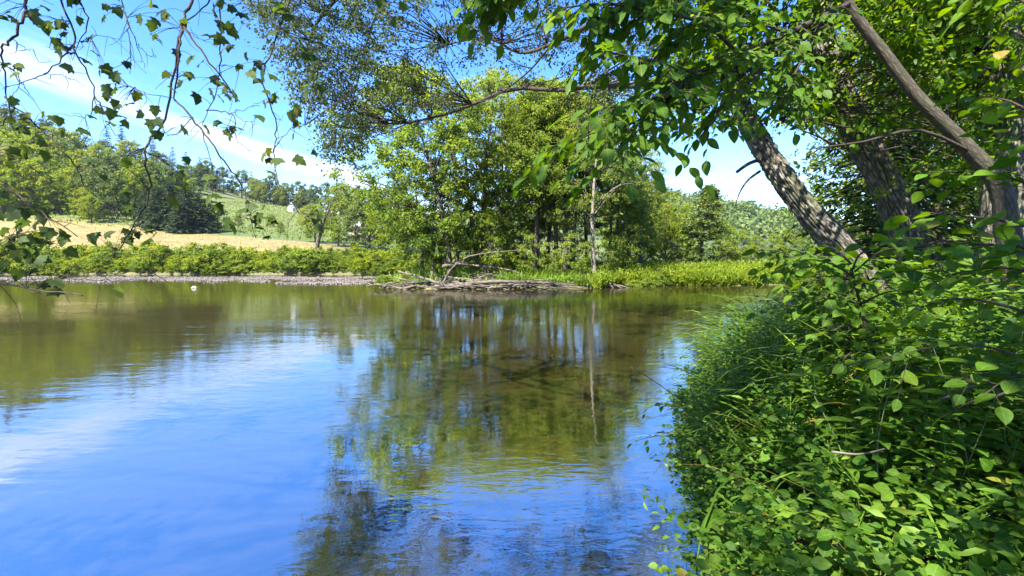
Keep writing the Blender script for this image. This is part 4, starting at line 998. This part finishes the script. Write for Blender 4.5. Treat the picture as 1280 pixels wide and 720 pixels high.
# lance leaved plants
def lance_geo(seed, h=1.15, nodes=17, ls=.19):
    r = np.random.default_rng(seed); w = Wood(); L = Leaves()
    P = spline([[0, 0, -.05], [r.normal() * .04, r.normal() * .04, h * .5], [r.normal() * .12, r.normal() * .12, h]], 16)
    w.tube(P, [.0045, .0035, .0015], 5)
    for j in range(nodes):
        t = .12 + .88 * j / (nodes - 1); c = P[int(t * 15)]; n = 3 if t > .6 else 2
        an = j * 2.4 + np.arange(n) * 2 * PI / n + r.normal(size=n) * .2
        yd = np.stack([np.cos(an), np.sin(an), np.full(n, .45 - .5 * (1 - t))], 1)
        zn = np.tile([0, 0, 1.], (n, 1)) - yd * .3 + r.normal(size=(n, 3)) * .15
        L.add('finelance', np.tile(c, (n, 1)), yd, zn, ls * r.uniform(.7, 1.15, n) * (1.15 - .5 * t), np.clip(.45 + r.normal(size=n) * .15 + .2 * t, 0, 1), width=ls * .9)
    return w.mesh('stem', M['stem']), L.mesh('foliage', M['herb'])
lp = [Placer(plant_thing('lance_leaf_plant', 'tall plant with whorls of narrow pointed leaves on the near bank', 'plant', lance_geo(150 + i), ('stem', 'foliage'), 'narrow leaved plants on the near bank')) for i in range(3)]
r = np.random.default_rng(81)
x, y, d = bank_xy(r, 110, .15, 2.6, 2.3, 8.5, 1.2)
for i in range(110):
    lp[i % 3].put((x[i], y[i], float(ground(x[i], y[i]))), r.uniform(0, 6.28), r.uniform(.65, 1.15), rx=r.normal() * .12, ry=r.normal() * .12 - .1)

# large leaved saplings
def sapling(name, label, branches, ls, seed, mat='nearv', stem=None, rc=.45, gap=.065, side=.42, sg=.065, droop=.35):
    r = np.random.default_rng(seed); w = Wood(); L = Leaves()
    b = np.array(stem[0]); t = thing(name, label, 'sapling', tuple(b))
    w.tube(spline(stem, 16) - b, [.022, .015, .008], 7)
    for pts in branches:
        leafy_twig(w, L, r, PX(pts) - b, .008, ls, gap=gap, side=side, side_gap=sg, rc=rc, droop=droop, start=.05, lw=1.25)
    obj('stem', w.mesh('stem', M['twig']), t); obj('foliage', L.mesh('foliage', M[mat]), t)
    return t
def gxy(px, Yd): return np.array(gpos(px, Yd))
sapling('large_leaved_sapling', 'large leaved sapling arching low over the plants at the right edge of the bank', [
    [(1330, 470, 2.2), (1240, 435, 2.25), (1160, 435, 2.3), (1085, 455, 2.4)], [(1330, 410, 2.3), (1250, 380, 2.4), (1180, 375, 2.5), (1120, 400, 2.6)],
    [(1330, 350, 2.4), (1250, 335, 2.5), (1180, 345, 2.6)], [(1320, 480, 2.2), (1270, 470, 2.1), (1220, 500, 2.1)]], .082, 201, stem=[gxy(1400, 2.2), W(1370, 550, 2.2), W(1330, 400, 2.3), W(1310, 300, 2.5)])
sapling('pointed_leaf_sapling', 'upright sapling with dark stem and broad pointed leaves below the leaning trunk', [
    [(1065, 345, 3.6), (1040, 330, 3.6), (1010, 325, 3.7), (975, 335, 3.7)], [(1068, 340, 3.6), (1100, 315, 3.5), (1140, 310, 3.4), (1180, 325, 3.4)], [(1075, 380, 3.6), (1110, 365, 3.4), (1150, 365, 3.3)],
    [(1075, 380, 3.6), (1045, 375, 3.6), (1020, 385, 3.6)], [(1085, 430, 3.6), (1120, 420, 3.4), (1160, 430, 3.3)], [(1085, 440, 3.6), (1065, 440, 3.4), (1050, 455, 3.3)], [(1066, 335, 3.6), (1075, 318, 3.5), (1100, 300, 3.4)], [(1140, 310, 3.4), (1190, 300, 3.2), (1240, 310, 3.1)], [(1066, 350, 3.6), (1040, 348, 3.5), (1005, 352, 3.4)], [(1064, 330, 3.6), (1045, 312, 3.7), (1022, 306, 3.8)], [(1070, 360, 3.6), (1100, 345, 3.4), (1135, 340, 3.3), (1170, 350, 3.2)], [(1090, 450, 3.6), (1130, 455, 3.3), (1170, 470, 3.2)], [(1080, 410, 3.6), (1060, 405, 3.4), (1040, 415, 3.3)]],
    .105, 202, stem=[gxy(1105, 3.6), W(1095, 470, 3.6), W(1080, 400, 3.6), W(1064, 335, 3.6)], gap=.085)
sapling('bright_sapling', 'bright green sapling reaching in front of the upright trunk', [
    [(1330, 250, 2.4), (1270, 225, 2.5), (1215, 215, 2.6), (1160, 215, 2.7)], [(1330, 170, 2.4), (1270, 130, 2.5), (1230, 120, 2.6)], [(1330, 300, 2.4), (1270, 280, 2.5), (1210, 270, 2.6), (1150, 265, 2.7)], [(1330, 330, 2.3), (1280, 310, 2.4), (1220, 305, 2.5), (1130, 300, 2.7)],
    [(1330, 210, 2.3), (1285, 190, 2.4), (1250, 180, 2.5)], [(1320, 90, 2.6), (1285, 50, 2.6), (1255, 36, 2.6)], [(1310, 20, 2.6), (1250, -10, 2.7), (1200, 5, 2.8)]], .10, 203, mat='herb', rc=.6, stem=[gxy(1420, 2.4), W(1390, 400, 2.4), W(1345, 200, 2.4), W(1310, 0, 2.6)], gap=.08)
rb = random.Random(5)
brs = []
for i in range(15):
    x0 = rb.uniform(1020, 1100); y0 = rb.uniform(330, 400); Y0 = rb.uniform(4.6, 5.6); sx_ = rb.choice([-1, 1])
    brs.append([(x0, y0 + 25, Y0), (x0 + sx_ * 15, y0 - 5, Y0 - .1), (x0 + sx_ * 42, y0 - 18, Y0 - .2), (x0 + sx_ * 70, y0 - 12, Y0 - .3)])
sapling('bushy_sapling', 'bushy young shrub hiding the foot of the thickest leaning trunk', brs, .105, 204, stem=[gxy(1062, 5.2), W(1062, 420, 5.2), W(1060, 370, 5.2), W(1058, 330, 5.2)], gap=.07, side=.45, sg=.07)
# twigs over the water
def small_twigs(name, label, branches, ls, seed, mat, root, gap=.05, side=.2, sg=.07):
    r = np.random.default_rng(seed); w = Wood(); L = Leaves(); t = thing(name, label, 'plant', tuple(root))
    for pts in branches: leafy_twig(w, L, r, PX(pts) - root, .005, ls, gap=gap, side=side, side_gap=sg, rc=.5, droop=.35, start=.2, lw=.8)
    obj('stem', w.mesh('stem', M['twig']), t); obj('foliage', L.mesh('foliage', M[mat]), t)
small_twigs('overhanging_twig', 'thin leafy twigs reaching out over the water from the bank', [
    [(900, 575, 4.1), (860, 550, 4.0), (825, 545, 3.9), (790, 552, 3.9)], [(900, 560, 4.2), (865, 520, 4.1), (835, 505, 4.0), (800, 512, 4.0)], [(895, 590, 4.0), (855, 575, 3.9), (830, 565, 3.9)], [(900, 540, 4.3), (870, 500, 4.3), (850, 490, 4.3)]], .075, 211, 'near', W(905, 590, 4.2))
w = Wood(); b = W(855, 503, 4.3); w.tube(spline(PX([(858, 505, 4.3), (820, 478, 4.3), (789, 459, 4.3)]), 6) - b, [.006, .003], 5)
tag(obj('bare_twig', w.mesh('bare_twig', M['drift']), loc=b), 'bare straight twig sticking out over the water above the leafy twigs', 'twig')
# broad pale leaves at the foot of the bank
for i, (lab, pts) in enumerate([('broad pale green leaf drooping at the foot of the near bank', (893, 668, 897, 730)), ('curled broad leaf above the drooping pale leaf at the foot of the bank', (912, 640, 884, 652))]):
    b = W(pts[0], pts[1], 3.35); e = W(pts[2], pts[3], 3.2); L = Leaves(); ln = np.linalg.norm(e - b)
    t = thing('broad_leaf', lab, 'leaf', tuple(b)); dv_ = ((e - b) / ln)[None]
    L.add('fine', np.zeros((1, 3)), dv_, np.array([[-.5, -.6, .7]]), max(ln * 1.2, .22), .5, width=max(ln * .7, .15)); obj('blade', L.mesh('blade', M['nearv']), t)
    w = Wood(); rt = np.array([.28, .12, -.25]); w.tube(spline([rt, rt * .4 + [0, 0, .05], [0, 0, 0]], 6), [.008, .005], 5); obj('stem', w.mesh('stem', M['stem']), t)
# pale dead sticks lying in the plants
for i, pts in enumerate([[(1175, 500, 2.7), (1220, 482, 2.6), (1285, 470, 2.5)], [(1215, 505, 2.6), (1255, 492, 2.5), (1300, 470, 2.4)], [(1040, 565, 2.7), (1075, 568, 2.7), (1110, 560, 2.6)]]):
    P = spline(PX(pts), 8); b = P[0].copy(); w = Wood(); w.tube(P - b, [.009, .007, .004], 5)
    tag(obj('dead_stick', w.mesh('dead_stick', M['drift']), loc=b), ['longer pale dead stick lying in the shade under the large leaved sapling', 'shorter pale dead stick crossing the end of the longer one', 'thin dead stick caught among the low leafy plants'][i], 'stick')

# ================================================================== SYCAMORE OVERHEAD WITH HANGING BRANCHES
sy = thing('overhanging_tree', 'tree with lobed leaves whose twigs hang down in front of the sky and river', 'tree', (2.2, -3.2, float(ground(2.2, -3.2))))
b5 = np.array(sy.location); r = np.random.default_rng(91)
w = Wood(); L = Leaves()
w.tube(spline([[0, 0, -.4], [0, .1, 3], [-.5, .4, 6], [-1.2, .8, 9], [-2, 1.2, 13]], 14), [.42, .34, .28, .2, .08], 14); smp = []
for e, m_ in [((-7, 6, 9), (-3, 3, 8)), ((-3, 9, 11), (-1.5, 4, 9)), ((2, 10, 11), (.6, 5, 9.5)), ((6, 7, 10), (2.5, 3, 9)), ((-8, 1, 9), (-4, .6, 9)), ((-4, 4, 13), (-2, 2, 11)), ((4, 3, 12), (1, 1.5, 11)), ((-9, 8, 10), (-5, 4, 9))]:
    P = spline([[-.6, .4, 6.2], m_, e], 10); w.tube(P, [.14, .08, .03], 6); smp += list(P)
smp = np.array(smp)
for i in range(420):
    x = r.uniform(-11, 8); y = r.uniform(-10, 12.5)
    if i > 330: x = r.uniform(-4.5, 3.5); y = r.uniform(-6.5, 3)  # extra clumps out of view, added towards the sun to shade the bank
    if -1.4 < x < 2.2 and -.8 < y < 4 and i % 10 < 7: continue  # unseen crown thinned here so dappled sun falls on the bank grass
    z = max(7.2, 3.2 + .60 * (y + 0)) + r.uniform(.2, 4.5)
    c = np.array([x, y, z]) - b5; connect(w, r, smp, c, .02)
    spray(L, r, c, 7, 9, 1.0, .17, 'quad', .4 + r.normal() * .15, droop=.4)
obj('trunk', w.mesh('trunk', M['bark_thin']), sy); obj('crown', L.mesh('crown', M['syc']), sy)
HB = [  # each branch: list of (pixel polyline, radius, depth)
 [([(36, -40), (33, 0), (31, 19), (16, 47), (3, 62), (6, 100), (14, 147)], .012), ([(14, 147), (47, 159), (78, 187), (97, 212), (109, 236), (147, 265)], .006), ([(3, 62), (-20, 80), (-40, 110)], .006), ([(14, 147), (0, 158), (-20, 165)], .006), ([(16, 47), (30, 60), (40, 62)], .003), ([(6, 100), (25, 105), (36, 118)], .003)],
 [([(72, -40), (77, 0), (94, 50), (94, 66), (117, 109), (114, 144)], .009), ([(108, -10), (109, 22), (94, 63)], .007), ([(117, 119), (130, 140), (144, 170)], .006), ([(94, 66), (56, 92), (6, 108)], .006), ([(56, 92), (80, 95), (88, 100)], .003), ([(105, 40), (130, 45), (157, 53)], .003), ([(94, 66), (70, 62), (58, 58)], .003), ([(114, 144), (90, 145), (60, 140)], .003)],
 [([(148, -40), (153, 0), (159, 28), (163, 60), (163, 90)], .006), ([(159, 25), (170, 50), (180, 84)], .005), ([(178, 68), (186, 69), (194, 70)], .003)],
 [([(246, -40), (240, 0), (227, 34), (223, 75), (217, 122)], .014), ([(223, 75), (208, 144), (181, 184), (187, 225), (184, 249), (174, 271), (153, 306), (133, 324)], .009), ([(217, 122), (250, 159), (275, 194), (297, 225), (307, 245), (319, 297)], .008), ([(227, 34), (262, 78), (300, 128)], .009), ([(275, -20), (262, 0), (227, 34)], .008), ([(181, 184), (160, 195), (151, 210)], .005), ([(181, 184), (205, 200), (224, 208)], .004), ([(252, 165), (220, 168), (200, 165)], .004), ([(262, 175), (266, 210), (272, 225)], .004), ([(217, 122), (180, 115), (160, 108)], .003), ([(227, 34), (245, 45), (270, 58)], .003)],
 [([(275, -40), (275, 0), (275, 75), (269, 116), (252, 156)], .007), ([(269, 122), (291, 144), (297, 175), (316, 191)], .005), ([(291, 144), (310, 135), (322, 128)], .003), ([(291, 144), (305, 150), (322, 155)], .003), ([(275, 75), (290, 82), (300, 85)], .003)],
 [([(375, -40), (362, 0), (337, 72), (328, 103), (347, 156), (342, 187), (347, 225), (361, 245), (387, 289)], .008), ([(305, -20), (312, 0), (344, 34)], .006), ([(342, 187), (360, 165), (380, 157)], .004), ([(347, 215), (335, 228), (322, 240)], .003), ([(367, 258), (385, 270), (405, 285)], .004)],
 [([(-60, 345), (0, 354), (58, 364), (105, 368)], .011), ([(58, 364), (80, 345), (92, 332)], .006), ([(92, 352), (120, 350), (160, 350), (200, 340)], .003)],
 [([(-60, 195), (0, 226), (42, 258), (96, 295)], .009), ([(-60, 300), (0, 300), (30, 292)], .008), ([(-50, 180), (0, 195), (40, 210)], .004)]]
LV = [(200, 40, 6), (6, 9, 3), (65, 34, 4), (109, 50, 1), (125, 67, 3), (138, 106, 3), (162, 134, 5), (125, 145, 2), (155, 82, 1), (256, 100, 2), (278, 22, 3), (285, 50, 3), (322, 90, 5), (380, 50, 2), (372, 140, 4), (322, 144, 1), (275, 162, 3), (337, 197, 3), (12, 81, 2), (31, 147, 4), (97, 161, 1), (75, 172, 2), (94, 3, 2), (141, 2, 2), (206, 12, 1), (231, 106, 2), (119, 212, 3),
      (224, 225, 4), (262, 245, 3), (166, 240, 2), (310, 274, 4), (332, 274, 3), (178, 290, 3), (144, 293, 2), (40, 300, 4), (383, 271, 4), (351, 204, 1), (142, 360, 1), (42, 352, 2), (36, 262, 3), (10, 290, 4), (20, 325, 3), (60, 290, 2), (8, 180, 3), (350, 20, 3), (300, 20, 3), (390, 110, 2), (340, 130, 2), (180, 8, 2), (470, 95, 2), (490, 6, 4), (395, 190, 1), (240, 70, 1), (210, 165, 2), (285, 120, 2), (0, 250, 3), (15, 345, 2), (50, 20, 2), (40, 150, 3), (85, 60, 2)]
allP = []; HBo = []
for bi, br in enumerate(HB):
    dep = [4.0, 4.3, 4.6, 4.2, 4.5, 4.4, 3.6, 3.7][bi]; w = Wood(); pts_all = []
    for k, (pl, rad) in enumerate(br):
        m_ = len(pl); P = PX([(p[0], p[1], dep + .12 * math.sin(i * 1.7 + k)) for i, p in enumerate(pl)])
        if k: P[0] = pts_all[np.argmin(np.linalg.norm(np.array(pts_all) - P[0], axis=1))] if np.linalg.norm(np.array(pts_all) - P[0], axis=1).min() < .25 else P[0]
        Q = spline(P, max(10, m_ * 5)); Q += r.normal(size=Q.shape) * .006
        pts_all += list(Q); w.tube(Q - b5, [rad, rad * .75, rad * .4], 6)
        for s_ in range(int(len(Q) / 5)):           # bare fine twiglets
            i = r.integers(2, len(Q)); d = unit(1, r)[0]; d[2] -= .4; l_ = r.uniform(.06, .28)
            w.tube(spline([Q[i] - b5, Q[i] - b5 + d * l_ * .5 + r.normal(size=3) * .02, Q[i] - b5 + d * l_], 5), [.0028, .0014], 4)
    allP.append(np.array(pts_all)); HBo.append(w)
Ls = [Leaves() for _ in HB]
for px, py, n in LV:
    dd = [np.abs(P - W(px, py, P[:, 1].mean())).sum(1).min() for P in allP]; bi = int(np.argmin(dd)); P = allP[bi]
    c = W(px, py, P[:, 1].mean()); a = P[np.argmin(np.linalg.norm(P - c, axis=1))]
    for q in range(n + 3 * (n > 1)):
        o_ = r.normal(size=3) * .075 * (n > 1); l0 = c + o_; d = unit(1, r)[0] * .9; d[2] -= .55; d[1] *= .6
        HBo[bi].tube(spline([a - b5, (a * .5 + l0 * .5) - b5 + [0, 0, .02], l0 - b5], 5), [.0025, .0012], 4)
        zn = unit(1, r)[0] * .8; zn[2] += .7; zn[1] -= .35
        sz = r.uniform(.065, .120)
        Ls[bi].add('lobed', [l0 - b5], d[None], zn[None], sz, np.clip(.45 + r.normal() * .25, 0, 1), width=sz * .95)
for bi in range(len(HB)):
    o = obj('hanging_branch', HBo[bi].mesh('hanging_branch', M['twig']), sy)
    obj('foliage', Ls[bi].mesh('foliage', M['syc']), o)
hm, hnt, hout = new_mat('thin_haze'); hv = hnt.nodes.new('ShaderNodeVolumePrincipled')
hv.inputs['Color'].default_value = (.75, .85, 1, 1); hv.inputs['Density'].default_value = .00007; hv.inputs['Anisotropy'].default_value = .2
hnt.links.new(hv.outputs[0], hout.inputs['Volume'])
tag(obj('haze', box_mesh('haze', -1560, 1560, -330, 2260, -8, 260, hm)), 'thin summer haze over the valley', 'haze', kind='stuff')
S.cycles.use_denoising = True
try: S.cycles.denoiser = 'OPENIMAGEDENOISE'
except Exception: pass
S.cycles.max_bounces = 6; S.cycles.diffuse_bounces = 3; S.cycles.glossy_bounces = 3; S.cycles.transmission_bounces = 4; S.cycles.transparent_max_bounces = 6
S.cycles.caustics_reflective = False; S.cycles.caustics_refractive = False
S.cycles.sample_clamp_indirect = 6
S.view_settings.view_transform = 'Standard'; S.view_settings.look = 'None'; S.view_settings.gamma = 1; S.view_settings.exposure = 2.28
S.view_settings.use_curve_mapping = False
